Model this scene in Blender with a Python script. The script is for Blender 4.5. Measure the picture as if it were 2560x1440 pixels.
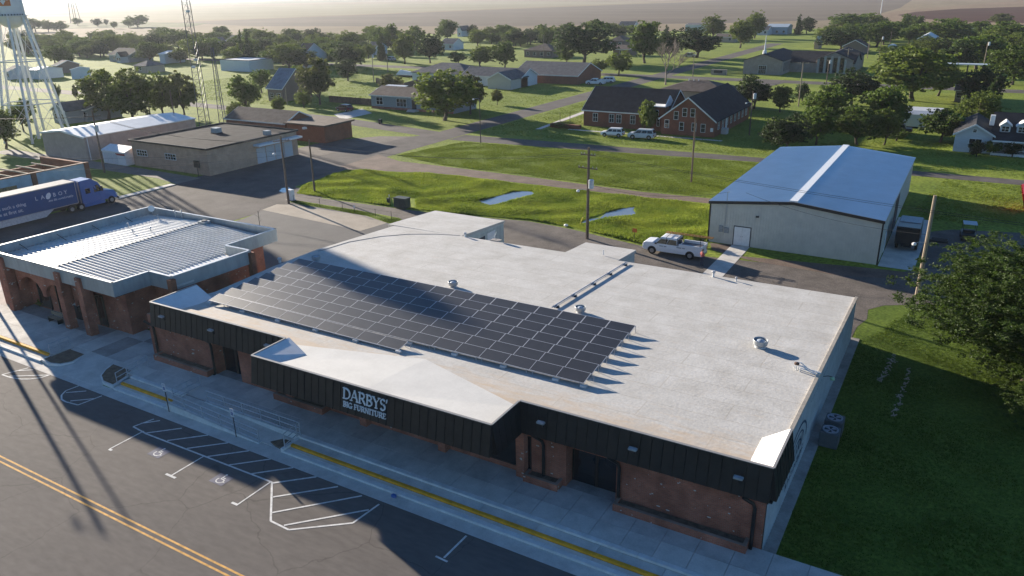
import bpy, bmesh, math, random
import numpy as np
from mathutils import Vector, Matrix
random.seed(7); RNG = np.random.default_rng(7)
rad = math.radians
for o in list(bpy.data.objects): bpy.data.objects.remove(o)
SC = bpy.context.scene; COL = SC.collection
# ------------------------------------------------------------------ camera
F_PX, CAM_H = 1935.0, 27.0
YAW, PITCH, ROLL = rad(-30.7356), rad(20.9888), rad(1.0602)
_f = Vector((math.sin(YAW)*math.cos(PITCH), math.cos(YAW)*math.cos(PITCH), -math.sin(PITCH)))
_r0 = Vector((math.cos(YAW), -math.sin(YAW), 0)); _d0 = _f.cross(_r0)
_r = math.cos(ROLL)*_r0 + math.sin(ROLL)*_d0
_d = -math.sin(ROLL)*_r0 + math.cos(ROLL)*_d0
CAMP = Vector((0, 0, CAM_H))
cd = bpy.data.cameras.new('camera'); cam = bpy.data.objects.new('camera', cd); COL.objects.link(cam)
cd.sensor_width = 36; cd.lens = F_PX/2560*36; cd.clip_start = .5; cd.clip_end = 30000
cam.matrix_world = Matrix.Translation(CAMP) @ Matrix((_r, -_d, -_f)).transposed().to_4x4()
SC.camera = cam
SC.render.resolution_x, SC.render.resolution_y = 1024, 576
# ------------------------------------------------------------------ sky, sun, exposure
HAZE_D = .000075
SUN_EL, SUN_AZ = rad(12.7), rad(71.0)          # azimuth measured from +Y towards -X
W = bpy.data.worlds.new('World'); SC.world = W; W.use_nodes = True
wn = W.node_tree; sky = wn.nodes.new('ShaderNodeTexSky'); sky.sky_type = 'NISHITA'; sky.sun_disc = False
sky.sun_elevation = SUN_EL; sky.sun_rotation = -SUN_AZ; sky.air_density = 1.0; sky.dust_density = .1; sky.ozone_density = 5.5
wn.links.new(sky.outputs[0], wn.nodes['Background'].inputs[0]); wn.nodes['Background'].inputs[1].default_value = 0.064
sl = bpy.data.lights.new('sun', 'SUN'); sl.energy = 5.0; sl.angle = rad(.6); sl.color = (1, .89, .74)
so = bpy.data.objects.new('sun', sl); COL.objects.link(so)
sdir = Vector((-math.sin(SUN_AZ)*math.cos(SUN_EL), math.cos(SUN_AZ)*math.cos(SUN_EL), math.sin(SUN_EL)))
so.rotation_euler = sdir.to_track_quat('Z', 'Y').to_euler(); so.location = (-60, 20, 80)
vs = SC.view_settings; vs.view_transform = 'Standard'; vs.look = 'None'; vs.gamma = 1; vs.use_curve_mapping = False
vs.exposure = 1.55
# ------------------------------------------------------------------ pixel -> place
def ray(x, y): return _r*(x-1280) + _d*(y-720) + _f*F_PX
def G(x, y, z=0.):
    d = ray(x, y); return CAMP + d*((z-CAM_H)/d.z)
def AT(x, y, axis, val):
    d = ray(x, y); return CAMP + d*((val-CAMP[axis])/d[axis])
def HT(px, base):                 # height of a pixel straight above a ground point
    d = ray(*px); t = ((base.x)*d.x + (base.y)*d.y)/(d.x*d.x+d.y*d.y); return CAM_H + d.z*t
# ------------------------------------------------------------------ mesh builder
class MB:
    def __init__(s): s.v = []; s.f = []
    def add(s, vs, fs):
        n = len(s.v); s.v += [tuple(v) for v in vs]; s.f += [tuple(i+n for i in f) for f in fs]; return s
    def box(s, x0, x1, y0, y1, z0, z1):
        return s.add([(x0,y0,z0),(x1,y0,z0),(x1,y1,z0),(x0,y1,z0),(x0,y0,z1),(x1,y0,z1),(x1,y1,z1),(x0,y1,z1)],
                     [(0,3,2,1),(4,5,6,7),(0,1,5,4),(1,2,6,5),(2,3,7,6),(3,0,4,7)])
    def hexa(s, p):               # 8 points: bottom 4 ccw, top 4 ccw
        return s.add(p, [(0,3,2,1),(4,5,6,7),(0,1,5,4),(1,2,6,5),(2,3,7,6),(3,0,4,7)])
    def poly(s, pts): return s.add(pts, [tuple(range(len(pts)))])
    def prism(s, pts, vec):       # polygon (3D) swept by a vector
        n = len(pts); vec = Vector(vec); p = [Vector(q) for q in pts]
        return s.add(p+[q+vec for q in p], [tuple(range(n))[::-1], tuple(range(n, 2*n))]+[(i,(i+1)%n,n+(i+1)%n,n+i) for i in range(n)])
    def sheet(s, pts, z, t=.0):
        return s.poly([(p[0], p[1], z) for p in pts])
    def ring(s, c, ax, r, n, ph=0):
        ax = Vector(ax).normalized(); u = ax.orthogonal().normalized(); w = ax.cross(u)
        return [Vector(c)+u*(r*math.cos(ph+2*math.pi*i/n))+w*(r*math.sin(ph+2*math.pi*i/n)) for i in range(n)]
    def tube(s, path, r, n=6, cap=True):
        path = [Vector(p) for p in path]; rs = r if isinstance(r, (list, tuple)) else [r]*len(path); rings = []
        u = None
        for i, p in enumerate(path):
            a = (path[min(i+1, len(path)-1)]-path[max(i-1, 0)]).normalized()
            if u is None: u = a.orthogonal().normalized()
            else:
                u = u-a*u.dot(a); u = u.normalized() if u.length > 1e-6 else a.orthogonal().normalized()
            w = a.cross(u)
            rings.append([p+u*(rs[i]*math.cos(2*math.pi*k/n))+w*(rs[i]*math.sin(2*math.pi*k/n)) for k in range(n)])
        vs = [v for q in rings for v in q]; fs = []
        for i in range(len(path)-1):
            for k in range(n): fs.append((i*n+k, i*n+(k+1)%n, (i+1)*n+(k+1)%n, (i+1)*n+k))
        if cap: fs += [tuple(range(n))[::-1], tuple(range((len(path)-1)*n, len(path)*n))]
        return s.add(vs, fs)
    def lathe(s, prof, c=(0,0,0), n=16):   # profile (r,z) round a vertical axis
        vs = []; fs = []
        for r, z in prof:
            for k in range(n): vs.append((c[0]+r*math.cos(2*math.pi*k/n), c[1]+r*math.sin(2*math.pi*k/n), c[2]+z))
        for i in range(len(prof)-1):
            for k in range(n): fs.append((i*n+k, i*n+(k+1)%n, (i+1)*n+(k+1)%n, (i+1)*n+k))
        fs += [tuple(range(n))[::-1], tuple(range((len(prof)-1)*n, len(prof)*n))]
        return s.add(vs, fs)
    def wheel(s, c, r, w, n=18):           # axis along local y
        x, y, z = c; vs = []; fs = []
        for yy, rr in ((-w/2, r*.9), (-w/2+.03, r), (w/2-.03, r), (w/2, r*.9)):
            for k in range(n): vs.append((x+rr*math.cos(2*math.pi*k/n), y+yy, z+rr*math.sin(2*math.pi*k/n)))
        for i in range(3):
            for k in range(n): fs.append((i*n+k, (i+1)*n+k, (i+1)*n+(k+1)%n, i*n+(k+1)%n))
        fs += [tuple(range(n)), tuple(range(3*n, 4*n))[::-1]]
        return s.add(vs, fs)
ORIG = {}
def mk(mb, name, m, parent=None, world=True, bevel=0, smooth=False, data=None):
    if data is None:
        o0 = ORIG.get(parent.name, Vector((0,0,0))) if (parent and world) else Vector((0,0,0))
        me = bpy.data.meshes.new(name); me.from_pydata([(v[0]-o0.x, v[1]-o0.y, v[2]-o0.z) for v in mb.v], [], mb.f)
        if bevel:
            b = bmesh.new(); b.from_mesh(me); bmesh.ops.bevel(b, geom=b.edges[:], offset=bevel, segments=2, affect='EDGES', clamp_overlap=True); b.to_mesh(me); b.free()
        bb = bmesh.new(); bb.from_mesh(me); bmesh.ops.recalc_face_normals(bb, faces=bb.faces[:]); bb.to_mesh(me); bb.free()
        if smooth:
            for p in me.polygons: p.use_smooth = True
        me.materials.append(m)
    else: me = data
    o = bpy.data.objects.new(name, me); COL.objects.link(o)
    if parent:
        o.parent = parent
        ORIG[o.name] = ORIG.get(parent.name, Vector((0,0,0))) if world else Vector((0,0,0))
    return o
def tag(o, label=None, cat=None, group=None, kind=None):
    if label: o['label'] = label
    if cat: o['category'] = cat
    if group: o['group'] = group
    if kind: o['kind'] = kind
    return o
def thing(name, label, cat, loc=(0,0,0), rz=0, group=None):
    o = bpy.data.objects.new(name, None); COL.objects.link(o); o.empty_display_size = .3
    o.location = loc; o.rotation_euler = (0, 0, rz); ORIG[o.name] = Vector(loc)
    return tag(o, label, cat, group)
def copy_tree(o, loc=None, rz=None, label=None, parent=None, scale=None):
    c = o.copy(); COL.objects.link(c); c.parent = parent
    if loc is not None: c.location = loc
    if rz is not None: c.rotation_euler = (0, 0, rz)
    if scale is not None: c.scale = scale
    if label: c['label'] = label
    for ch in list(o.children): copy_tree(ch, parent=c)
    return c
def struct(name, mb, m, parent=None): return tag(mk(mb, name, m, parent), kind=None if parent else 'structure')
# ------------------------------------------------------------------ materials
MATS = {}
def mat(name, col, rough=.85, var=.15, scale=4., bump=0., col2=None, metal=0., spec=.3, fine=0., trans=0., island=0., stretch=None, coords='pos'):
    if name in MATS: return MATS[name]
    m = bpy.data.materials.new(name); m.use_nodes = True; nt = m.node_tree; N = nt.nodes; L = nt.links
    b = N['Principled BSDF']; b.inputs['Roughness'].default_value = rough; b.inputs['Metallic'].default_value = metal
    b.inputs['Specular IOR Level'].default_value = spec
    c1 = Vector(col); c2 = Vector(col2) if col2 else c1*(1-var*2); c1h = c1*(1+var) if not col2 else c1
    if coords == 'pos': geo = N.new('ShaderNodeNewGeometry'); co = geo.outputs['Position']
    else: tc = N.new('ShaderNodeTexCoord'); co = tc.outputs['Object']
    if stretch:
        mp = N.new('ShaderNodeMapping'); mp.inputs['Scale'].default_value = stretch; L.new(co, mp.inputs[0]); co = mp.outputs[0]
    n1 = N.new('ShaderNodeTexNoise'); n1.inputs['Scale'].default_value = scale; n1.inputs['Detail'].default_value = 6; n1.inputs['Roughness'].default_value = .65
    L.new(co, n1.inputs['Vector'])
    rp = N.new('ShaderNodeValToRGB'); rp.color_ramp.elements[0].position = .3; rp.color_ramp.elements[1].position = .7
    rp.color_ramp.elements[0].color = (*c2, 1); rp.color_ramp.elements[1].color = (*c1h, 1); L.new(n1.outputs[0], rp.inputs[0])
    out = rp.outputs[0]
    if fine:
        n2 = N.new('ShaderNodeTexNoise'); n2.inputs['Scale'].default_value = scale*14; n2.inputs['Detail'].default_value = 4; L.new(co, n2.inputs['Vector'])
        mr = N.new('ShaderNodeMapRange'); mr.inputs[1].default_value = .3; mr.inputs[2].default_value = .7; mr.inputs[3].default_value = 1-fine; mr.inputs[4].default_value = 1+fine
        L.new(n2.outputs[0], mr.inputs[0])
        mx = N.new('ShaderNodeVectorMath'); mx.operation = 'SCALE'; L.new(out, mx.inputs[0]); L.new(mr.outputs[0], mx.inputs['Scale']); out = mx.outputs[0]
    if island:
        ge = N.new('ShaderNodeNewGeometry'); oi = N.new('ShaderNodeObjectInfo'); ad = N.new('ShaderNodeMath'); ad.operation = 'ADD'
        L.new(ge.outputs['Random Per Island'], ad.inputs[0]); L.new(oi.outputs['Random'], ad.inputs[1])
        mr = N.new('ShaderNodeMapRange'); mr.inputs[2].default_value = 2; mr.inputs[3].default_value = 1-island; mr.inputs[4].default_value = 1+island; L.new(ad.outputs[0], mr.inputs[0])
        mx = N.new('ShaderNodeVectorMath'); mx.operation = 'SCALE'; L.new(out, mx.inputs[0]); L.new(mr.outputs[0], mx.inputs['Scale']); out = mx.outputs[0]
    L.new(out, b.inputs['Base Color'])
    if bump:
        n3 = N.new('ShaderNodeTexNoise'); n3.inputs['Scale'].default_value = scale*8; n3.inputs['Detail'].default_value = 5; L.new(co, n3.inputs['Vector'])
        bp = N.new('ShaderNodeBump'); bp.inputs['Strength'].default_value = bump; bp.inputs['Distance'].default_value = .05; L.new(n3.outputs[0], bp.inputs['Height']); L.new(bp.outputs[0], b.inputs['Normal'])
    if trans:
        tr = N.new('ShaderNodeBsdfTranslucent'); L.new(out, tr.inputs[0]); ms = N.new('ShaderNodeMixShader'); ms.inputs[0].default_value = trans
        L.new(b.outputs[0], ms.inputs[1]); L.new(tr.outputs[0], ms.inputs[2]); L.new(ms.outputs[0], N['Material Output'].inputs[0])
    MATS[name] = m; return m
def brick_mat(name, c1, c2, mortar, flip='xz', pale=True, sc=1.0):
    m = bpy.data.materials.new(name); m.use_nodes = True; nt = m.node_tree; N = nt.nodes; L = nt.links; b = N['Principled BSDF']
    b.inputs['Roughness'].default_value = .9; b.inputs['Specular IOR Level'].default_value = .2
    geo = N.new('ShaderNodeNewGeometry'); sp = N.new('ShaderNodeSeparateXYZ'); L.new(geo.outputs['Position'], sp.inputs[0])
    ad = N.new('ShaderNodeMath'); ad.operation = 'ADD'; L.new(sp.outputs[0], ad.inputs[0]); L.new(sp.outputs[1], ad.inputs[1])
    cb = N.new('ShaderNodeCombineXYZ'); L.new(ad.outputs[0], cb.inputs[0]); L.new(sp.outputs[2], cb.inputs[1])
    bt = N.new('ShaderNodeTexBrick'); bt.inputs['Scale'].default_value = 1; bt.inputs['Brick Width'].default_value = .21*sc; bt.inputs['Row Height'].default_value = .075*sc
    bt.inputs['Mortar Size'].default_value = .008*sc; bt.inputs['Color1'].default_value = (*c1, 1); bt.inputs['Color2'].default_value = (*c2, 1); bt.inputs['Mortar'].default_value = (*mortar, 1)
    L.new(cb.outputs[0], bt.inputs[0])
    n1 = N.new('ShaderNodeTexNoise'); n1.inputs['Scale'].default_value = .8; n1.inputs['Detail'].default_value = 6; L.new(geo.outputs['Position'], n1.inputs[0])
    mr = N.new('ShaderNodeMapRange'); mr.inputs[1].default_value = .3; mr.inputs[2].default_value = .7; mr.inputs[3].default_value = .62 if pale else .84; mr.inputs[4].default_value = 1.3 if pale else 1.12; L.new(n1.outputs[0], mr.inputs[0])
    mx = N.new('ShaderNodeVectorMath'); mx.operation = 'SCALE'; L.new(bt.outputs[0], mx.inputs[0]); L.new(mr.outputs[0], mx.inputs['Scale'])
    out = mx.outputs[0]
    if pale:      # a few limewashed bricks
        b2 = N.new('ShaderNodeTexBrick'); b2.inputs['Scale'].default_value = 1; b2.inputs['Brick Width'].default_value = .21; b2.inputs['Row Height'].default_value = .075; b2.inputs['Mortar Size'].default_value = .006; b2.inputs['Bias'].default_value = -.0
        b2.inputs['Color1'].default_value = (0,0,0,1); b2.inputs['Color2'].default_value = (1,1,1,1); b2.inputs['Mortar'].default_value = (0,0,0,1); L.new(cb.outputs[0], b2.inputs[0])
        n2 = N.new('ShaderNodeTexNoise'); n2.inputs['Scale'].default_value = 2.2; L.new(cb.outputs[0], n2.inputs[0])
        m1 = N.new('ShaderNodeMath'); m1.operation = 'MULTIPLY'; L.new(b2.outputs[0], m1.inputs[0]); L.new(n2.outputs[0], m1.inputs[1])
        gt = N.new('ShaderNodeMath'); gt.operation = 'GREATER_THAN'; gt.inputs[1].default_value = .595; L.new(m1.outputs[0], gt.inputs[0])
        mc = N.new('ShaderNodeMix'); mc.data_type = 'RGBA'; L.new(gt.outputs[0], mc.inputs[0]); L.new(out, mc.inputs[6]); mc.inputs[7].default_value = (.55,.5,.46,1); out = mc.outputs[2]
    L.new(out, b.inputs['Base Color'])
    bp = N.new('ShaderNodeBump'); bp.inputs['Strength'].default_value = .6; bp.inputs['Distance'].default_value = .02; bp.invert = True; L.new(bt.outputs['Fac'], bp.inputs['Height']); L.new(bp.outputs[0], b.inputs['Normal'])
    MATS[name] = m; return m
def roof_mat(name):               # weathered white membrane: laps, stains, brown dirt towards the street edge
    m = mat(name, (.53,.515,.485), .8, scale=.5, col2=(.41,.39,.355), fine=.09, bump=.25); nt = m.node_tree; N = nt.nodes; L = nt.links; b = N['Principled BSDF']
    src = b.inputs['Base Color'].links[0].from_socket
    geo = N.new('ShaderNodeNewGeometry')
    bt = N.new('ShaderNodeTexBrick'); bt.inputs['Scale'].default_value = 1; bt.inputs['Brick Width'].default_value = 9.; bt.inputs['Row Height'].default_value = 2.0; bt.inputs['Mortar Size'].default_value = .045; bt.inputs['Mortar Smooth'].default_value = .5
    bt.inputs['Color1'].default_value = (1,1,1,1); bt.inputs['Color2'].default_value = (.95,.95,.95,1); bt.inputs['Mortar'].default_value = (.83,.81,.78,1)
    wob = N.new('ShaderNodeTexNoise'); wob.inputs['Scale'].default_value = .9; L.new(geo.outputs['Position'], wob.inputs[0])
    wv = N.new('ShaderNodeVectorMath'); wv.operation = 'MULTIPLY_ADD'; wv.inputs[1].default_value = (.12,.12,0); L.new(wob.outputs[1], wv.inputs[0]); L.new(geo.outputs['Position'], wv.inputs[2]); L.new(wv.outputs[0], bt.inputs[0])
    mu = N.new('ShaderNodeMix'); mu.data_type = 'RGBA'; mu.blend_type = 'MULTIPLY'; mu.inputs[0].default_value = 1; L.new(src, mu.inputs[6]); L.new(bt.outputs[0], mu.inputs[7])
    mp = N.new('ShaderNodeMapping'); mp.inputs['Scale'].default_value = (.8,3.2,1); L.new(geo.outputs['Position'], mp.inputs[0])
    st = N.new('ShaderNodeTexNoise'); st.inputs['Scale'].default_value = .8; st.inputs['Detail'].default_value = 8; st.inputs['Roughness'].default_value = .7; L.new(mp.outputs[0], st.inputs[0])
    sp = N.new('ShaderNodeSeparateXYZ'); L.new(geo.outputs['Position'], sp.inputs[0])
    mr = N.new('ShaderNodeMapRange'); mr.inputs[1].default_value = 37.2; mr.inputs[2].default_value = 33.6; mr.inputs[3].default_value = -.10; mr.inputs[4].default_value = .30; L.new(sp.outputs[1], mr.inputs[0])
    ad = N.new('ShaderNodeMath'); ad.operation = 'ADD'; L.new(st.outputs[0], ad.inputs[0]); L.new(mr.outputs[0], ad.inputs[1])
    m2 = N.new('ShaderNodeMapRange'); m2.inputs[1].default_value = .47; m2.inputs[2].default_value = .80; m2.inputs[4].default_value = .9; L.new(ad.outputs[0], m2.inputs[0])
    mc = N.new('ShaderNodeMix'); mc.data_type = 'RGBA'; L.new(m2.outputs[0], mc.inputs[0]); L.new(mu.outputs[2], mc.inputs[6]); mc.inputs[7].default_value = (.47,.37,.27,1)
    L.new(mc.outputs[2], b.inputs['Base Color']); return m
def asphalt_mat(name, c1, c2):    # patched asphalt with cracks and tyre-darkened lanes
    m = mat(name, c1, .9, scale=.22, col2=c2, fine=.12, bump=.15, stretch=(.35,1,1), spec=.15); nt = m.node_tree; N = nt.nodes; L = nt.links; b = N['Principled BSDF']
    src = b.inputs['Base Color'].links[0].from_socket; geo = N.new('ShaderNodeNewGeometry')
    wob = N.new('ShaderNodeTexNoise'); wob.inputs['Scale'].default_value = .35; wob.inputs['Detail'].default_value = 5; L.new(geo.outputs['Position'], wob.inputs[0])
    wv = N.new('ShaderNodeVectorMath'); wv.operation = 'MULTIPLY_ADD'; wv.inputs[1].default_value = (2.2,2.2,0); L.new(wob.outputs[1], wv.inputs[0]); L.new(geo.outputs['Position'], wv.inputs[2])
    mp = N.new('ShaderNodeMapping'); mp.inputs['Scale'].default_value = (.16,.13,0); L.new(wv.outputs[0], mp.inputs[0])
    vo = N.new('ShaderNodeTexVoronoi'); vo.feature = 'DISTANCE_TO_EDGE'; vo.inputs['Scale'].default_value = 1; L.new(mp.outputs[0], vo.inputs['Vector'])
    mr = N.new('ShaderNodeMapRange'); mr.inputs[1].default_value = .001; mr.inputs[2].default_value = .006; mr.inputs[3].default_value = .74; mr.inputs[4].default_value = 1; L.new(vo.outputs['Distance'], mr.inputs[0])
    mx = N.new('ShaderNodeVectorMath'); mx.operation = 'SCALE'; L.new(src, mx.inputs[0]); L.new(mr.outputs[0], mx.inputs['Scale']); L.new(mx.outputs[0], b.inputs['Base Color']); return m
BRICK = brick_mat('brick_red', (.42,.13,.075), (.30,.095,.06), (.29,.21,.16))
BRICK2 = brick_mat('brick_orange', (.30,.10,.05), (.22,.075,.04), (.25,.17,.12), pale=False)
BRICKTAN = brick_mat('brick_tan', (.54,.36,.24), (.47,.30,.20), (.46,.37,.29), pale=False)
BRICKCH = brick_mat('brick_church', (.25,.075,.04), (.19,.06,.035), (.22,.14,.1), pale=False)
ROOF = roof_mat('roof_membrane')
MEMB = mat('clean_membrane', (.70,.69,.67), .7, .06, 1.2, .1)
BLACKM = mat('black_metal', (.022,.020,.020), .5, .2, 2, spec=.4)
TRIMD = mat('dark_trim', (.03,.028,.027), .5, .1, 3)
WHITEM = mat('white_paint', (.72,.72,.70), .6, .06, 3)
GALV = mat('galvanized', (.36,.39,.40), .5, .12, 1.3, metal=.35, stretch=(1,1,.3))
GALVL = mat('roof_galvalume', (.62,.62,.60), .45, .06, .6, metal=.25)
STEEL = mat('rail_steel', (.46,.47,.48), .45, .1, 4, metal=.3)
CONC = mat('concrete', (.55,.52,.475), .9, .12, .9, .12, fine=.06)
CONCD = mat('concrete_dark', (.36,.33,.30), .9, .18, .7, .15, fine=.08)
CONCW = mat('kerb_white', (.66,.65,.62), .85, .1, 1.5, .1)
YEL = mat('kerb_yellow', (.82,.38,.03), .8, .15, 1.6)
YELLINE = mat('line_yellow', (.66,.36,.09), .85, .2, 2.5, fine=.1)
WLINE = mat('line_white', (.66,.65,.62), .85, .16, 3, fine=.1)
ASPH = asphalt_mat('asphalt_street', (.150,.132,.118), (.112,.10,.092))
ASPH2 = mat('asphalt_worn', (.115,.102,.094), .92, .18, .25, .2, fine=.12, spec=.12)
DIRT = mat('dirt', (.15,.105,.08), .95, .2, .35, .3, fine=.2)
GRAVEL = mat('gravel', (.125,.105,.09), .95, .2, .5, .4, fine=.25)
MULCH = mat('mulch', (.17,.125,.085), .95, .25, 3, .6, fine=.3)
WOOD = mat('pole_wood', (.14,.10,.075), .85, .2, 3, .3, stretch=(6,6,.6))
WOODL = mat('pole_pale', (.30,.24,.17), .85, .15, 3, .3, stretch=(6,6,.6))
GLASS = mat('dark_glass', (.015,.018,.022), .08, .1, 1, spec=.6)
TYRE = mat('tyre', (.014,.014,.014), .8, .1, 5)
RIM = mat('rim', (.35,.35,.36), .35, .05, 5, metal=.7)
SHING = mat('shingle_dark', (.032,.032,.036), .9, .25, .9, .3, fine=.25, spec=.15)
SHINGG = mat('shingle_grey', (.115,.115,.12), .9, .2, .9, .3, fine=.2, spec=.15)
SHINGB = mat('shingle_brown', (.135,.105,.085), .9, .2, .9, .3, fine=.2, spec=.15)
WATER = mat('puddle_water', (.16,.17,.17), .05, .1, .3, .02, spec=.7)
# ================================================================== SETTING: ground, fields, roads
GRASSM = mat('grass_ground', (.215,.255,.036), .95, scale=.16, col2=(.105,.15,.02), bump=1., fine=.45, spec=.1)
GRASSW = mat('grass_weedy', (.28,.32,.045), .95, scale=.22, col2=(.13,.19,.024), bump=1., fine=.4, spec=.1)
def gsheet(name, px, z, m, n=0):
    return struct(name, MB().poly([Vector((*G(*p).xy, z)) for p in px]), m)
def wsheet(name, pts, z, m): return struct(name, MB().poly([(p[0], p[1], z) for p in pts]), m)
g = MB(); g.box(-11000, 9000, -400, 13000, -.5, 0); struct('ground', g, GRASSM)
STUB = mat('field_stubble', (.25,.195,.125), .95, .12, .012, fine=.08, stretch=(1,.2,1), spec=.05)
WHEAT = mat('field_wheat', (.27,.235,.15), .95, .10, .01, fine=.06, stretch=(.3,1,1), spec=.05)
PLOUGH = mat('field_ploughed', (.165,.132,.10), .95, .10, .012, fine=.1, stretch=(.2,1,1), spec=.05)
REDSOIL = mat('field_red_soil', (.08,.04,.03), .95, .08, .02, fine=.08, spec=.05)
TANS = mat('field_tan', (.25,.18,.12), .95, .1, .012, fine=.08, stretch=(1,.3,1), spec=.05)
PAST = mat('pasture', (.14,.145,.07), .95, .25, .02, fine=.15, spec=.05)
def dirpt(px, d):
    r = ray(px, 40); r.z = 0; return r.normalized()*d
near = [G(x, y) for x, y in ((-700,128),(0,106),(640,86),(1280,84),(1900,74),(2560,62),(3300,48))]
wsheet('stubble_field', near+[dirpt(x, 10500) for x in (3300,1280,-700)], .03, STUB)
gsheet('pasture', [(40,74),(250,71),(480,67),(520,58),(350,55),(200,57),(40,60)], .08, PAST)
gsheet('wheat_field', [(-500,52),(0,48),(300,54),(640,46.5),(1280,20.5),(1640,6),(1280,4),(640,15),(0,27),(-500,33)], .06, WHEAT)
gsheet('ploughed_field', [(430,57),(640,48),(1280,22.5),(1700,6),(1900,-6),(2300,-14),(2250,20),(2150,48),(1900,56),(1280,66),(900,66),(640,66)], .06, PLOUGH)
gsheet('tan_field', [(2090,66),(2160,48),(2240,28),(2560,0),(3000,-30),(3200,56),(2560,64)], .09, TANS)
gsheet('red_soil_field', [(2243,38),(2290,30),(2400,22),(2560,17),(3000,12),(3000,50),(2560,58),(2420,55),(2300,47)], .13, REDSOIL)
gsheet('far_pasture', [(-900,24),(0,20),(640,10),(1200,-4),(1280,-12),(640,-2),(0,9),(-900,22)], .1, PAST)
# main street and side streets (paved sheets a few mm above the ground)
wsheet('main_street', [(-260,4.5),(90,4.5),(90,28.0),(-260,28.0)], .008, ASPH)
wsheet('side_street', [(-106,28.0),(-80,28.0),(-80,70),(-78,79),(-86.5,82),(-88.3,101),(-88.3,420),(-95,420),(-95,128),(-97,124),(-105,110),(-106,80),(-104,72),(-105,60)], .012, ASPH2)
wsheet('back_street', [(-88,124.6),(-60,126.6),(-30,129.3),(40,129.6),(40,133),(-30,133),(-60,131.8),(-88,130.5)], .016, ASPH2)
wsheet('front_lane', [(-330,140),(-230,139),(-140,134.5),(-95,126),(-95,131.5),(-130,138.5),(-230,145.5),(-330,146)], .016, ASPH2)
wsheet('cross_street', [(-330,243),(-95,246),(-88,246),(60,242),(60,250),(-88,254),(-95,254),(-330,251)], .016, ASPH2)
wsheet('church_lane', [(-88,190),(-72,190),(-58,212),(-50,246),(-56,246),(-66,216),(-76,198),(-88,198)], .02, ASPH2)
wsheet('dirt_track', [(-90,94),(-84,96),(-71.5,99),(-57,99.2),(-38,99.3),(-27,100.2),(-27,102.8),(-39,102),(-59.5,103.2),(-75,103.8),(-84,104),(-91,107)], .02, DIRT)
wsheet('alley', [(-82,75.4),(-62,75.2),(-59,73),(-53,72.6),(-53,63),(-26,63),(-5.6,63),(-5.5,66.2),(-5.0,68.3),(-5.2,70.6),(-4.1,72.3),(-2.6,73.2),(-1.4,74.0),(2,75.6),(6,78),(40,86),(40,104),(10,104),(0,101),(-3,98),(-2,84),(-6,80.5),(-22,78.4),(-29,78.5),(-34,79.6),(-40,81),(-46,81.6),(-52,80.4),(-60.4,79.2),(-75.9,78.5),(-83.5,78.4)], .014, GRAVEL)
wsheet('side_lot', [(-80,52),(-53.5,52),(-53.5,72.5),(-61,73.6),(-66,74.4),(-78.6,74.6),(-81,73),(-79.5,66)], .018, mat('asphalt_lot', (.10,.095,.092), .92, .1, .4, .15, fine=.08))
gsheet('lot_apron', [(655,525),(692,511),(735,513),(990,551),(900,578),(855,567),(760,547)], .024, mat('concrete_tan', (.33,.28,.22), .9, .12, .35, .1, fine=.06))
wsheet('grass_verge', [(-80.6,74.9),(-66,74.2),(-60.6,72.6),(-58.8,73.6),(-61.5,75.4),(-70,75.9),(-80,76)], .028, GRASSW)
wsheet('storage_yard', [(-109,100.5),(-100,100.5),(-98,116),(-96.6,124.6),(-103,122),(-109,114)], .02, GRAVEL)
wsheet('house_driveway', [tuple(G(*p).xy) for p in ((855,300),(835,286),(905,272),(930,283))], .022, CONC)
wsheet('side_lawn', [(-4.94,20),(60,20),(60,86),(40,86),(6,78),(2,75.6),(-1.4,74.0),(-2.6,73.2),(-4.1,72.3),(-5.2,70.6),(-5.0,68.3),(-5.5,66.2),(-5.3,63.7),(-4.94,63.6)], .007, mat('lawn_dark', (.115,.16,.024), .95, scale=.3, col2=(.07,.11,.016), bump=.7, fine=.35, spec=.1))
# weedy lots (short rough grass) between the tracks
wsheet('weedy_lot', [(-85.8,82.6),(-87.6,94),(-84,95.6),(-71.5,98.6),(-57,98.8),(-38,98.9),(-27,99.8),(-27,80),(-29,78.9),(-34,80),(-40,81.4),(-46,82),(-52,80.8),(-60.4,79.6),(-75.9,78.9),(-83.4,78.8)], .006, GRASSW)
wsheet('mown_lot', [(-87.8,107.4),(-75,104.2),(-59.5,103.6),(-39,102.4),(-27,103.2),(-5,104),(-2,129),(-30,128.9),(-60,126.2),(-84,124.2)], .006, GRASSM)
# puddles
for i, (px, z) in enumerate(((((1192,504),(1215,497),(1250,489),(1282,479),(1305,477),(1330,480),(1338,485),(1318,491),(1300,499),(1262,508),(1225,513),(1200,510)), .024),
                        (((1518,531),(1530,524),(1548,523),(1565,517),(1588,517),(1582,525),(1590,535),(1570,541),(1530,546),(1500,554),(1472,560),(1448,556),(1462,550),(1500,545)), .024),
                        (((697,478),(706,470),(722,469),(732,474),(726,480),(708,482)), .024), ((1382,550),(1400,549),(1408,553),(1392,556)) and (((1380,550),(1400,549),(1410,553),(1392,556)), .024))):
    tag(gsheet('puddle', px, z, WATER))
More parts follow.
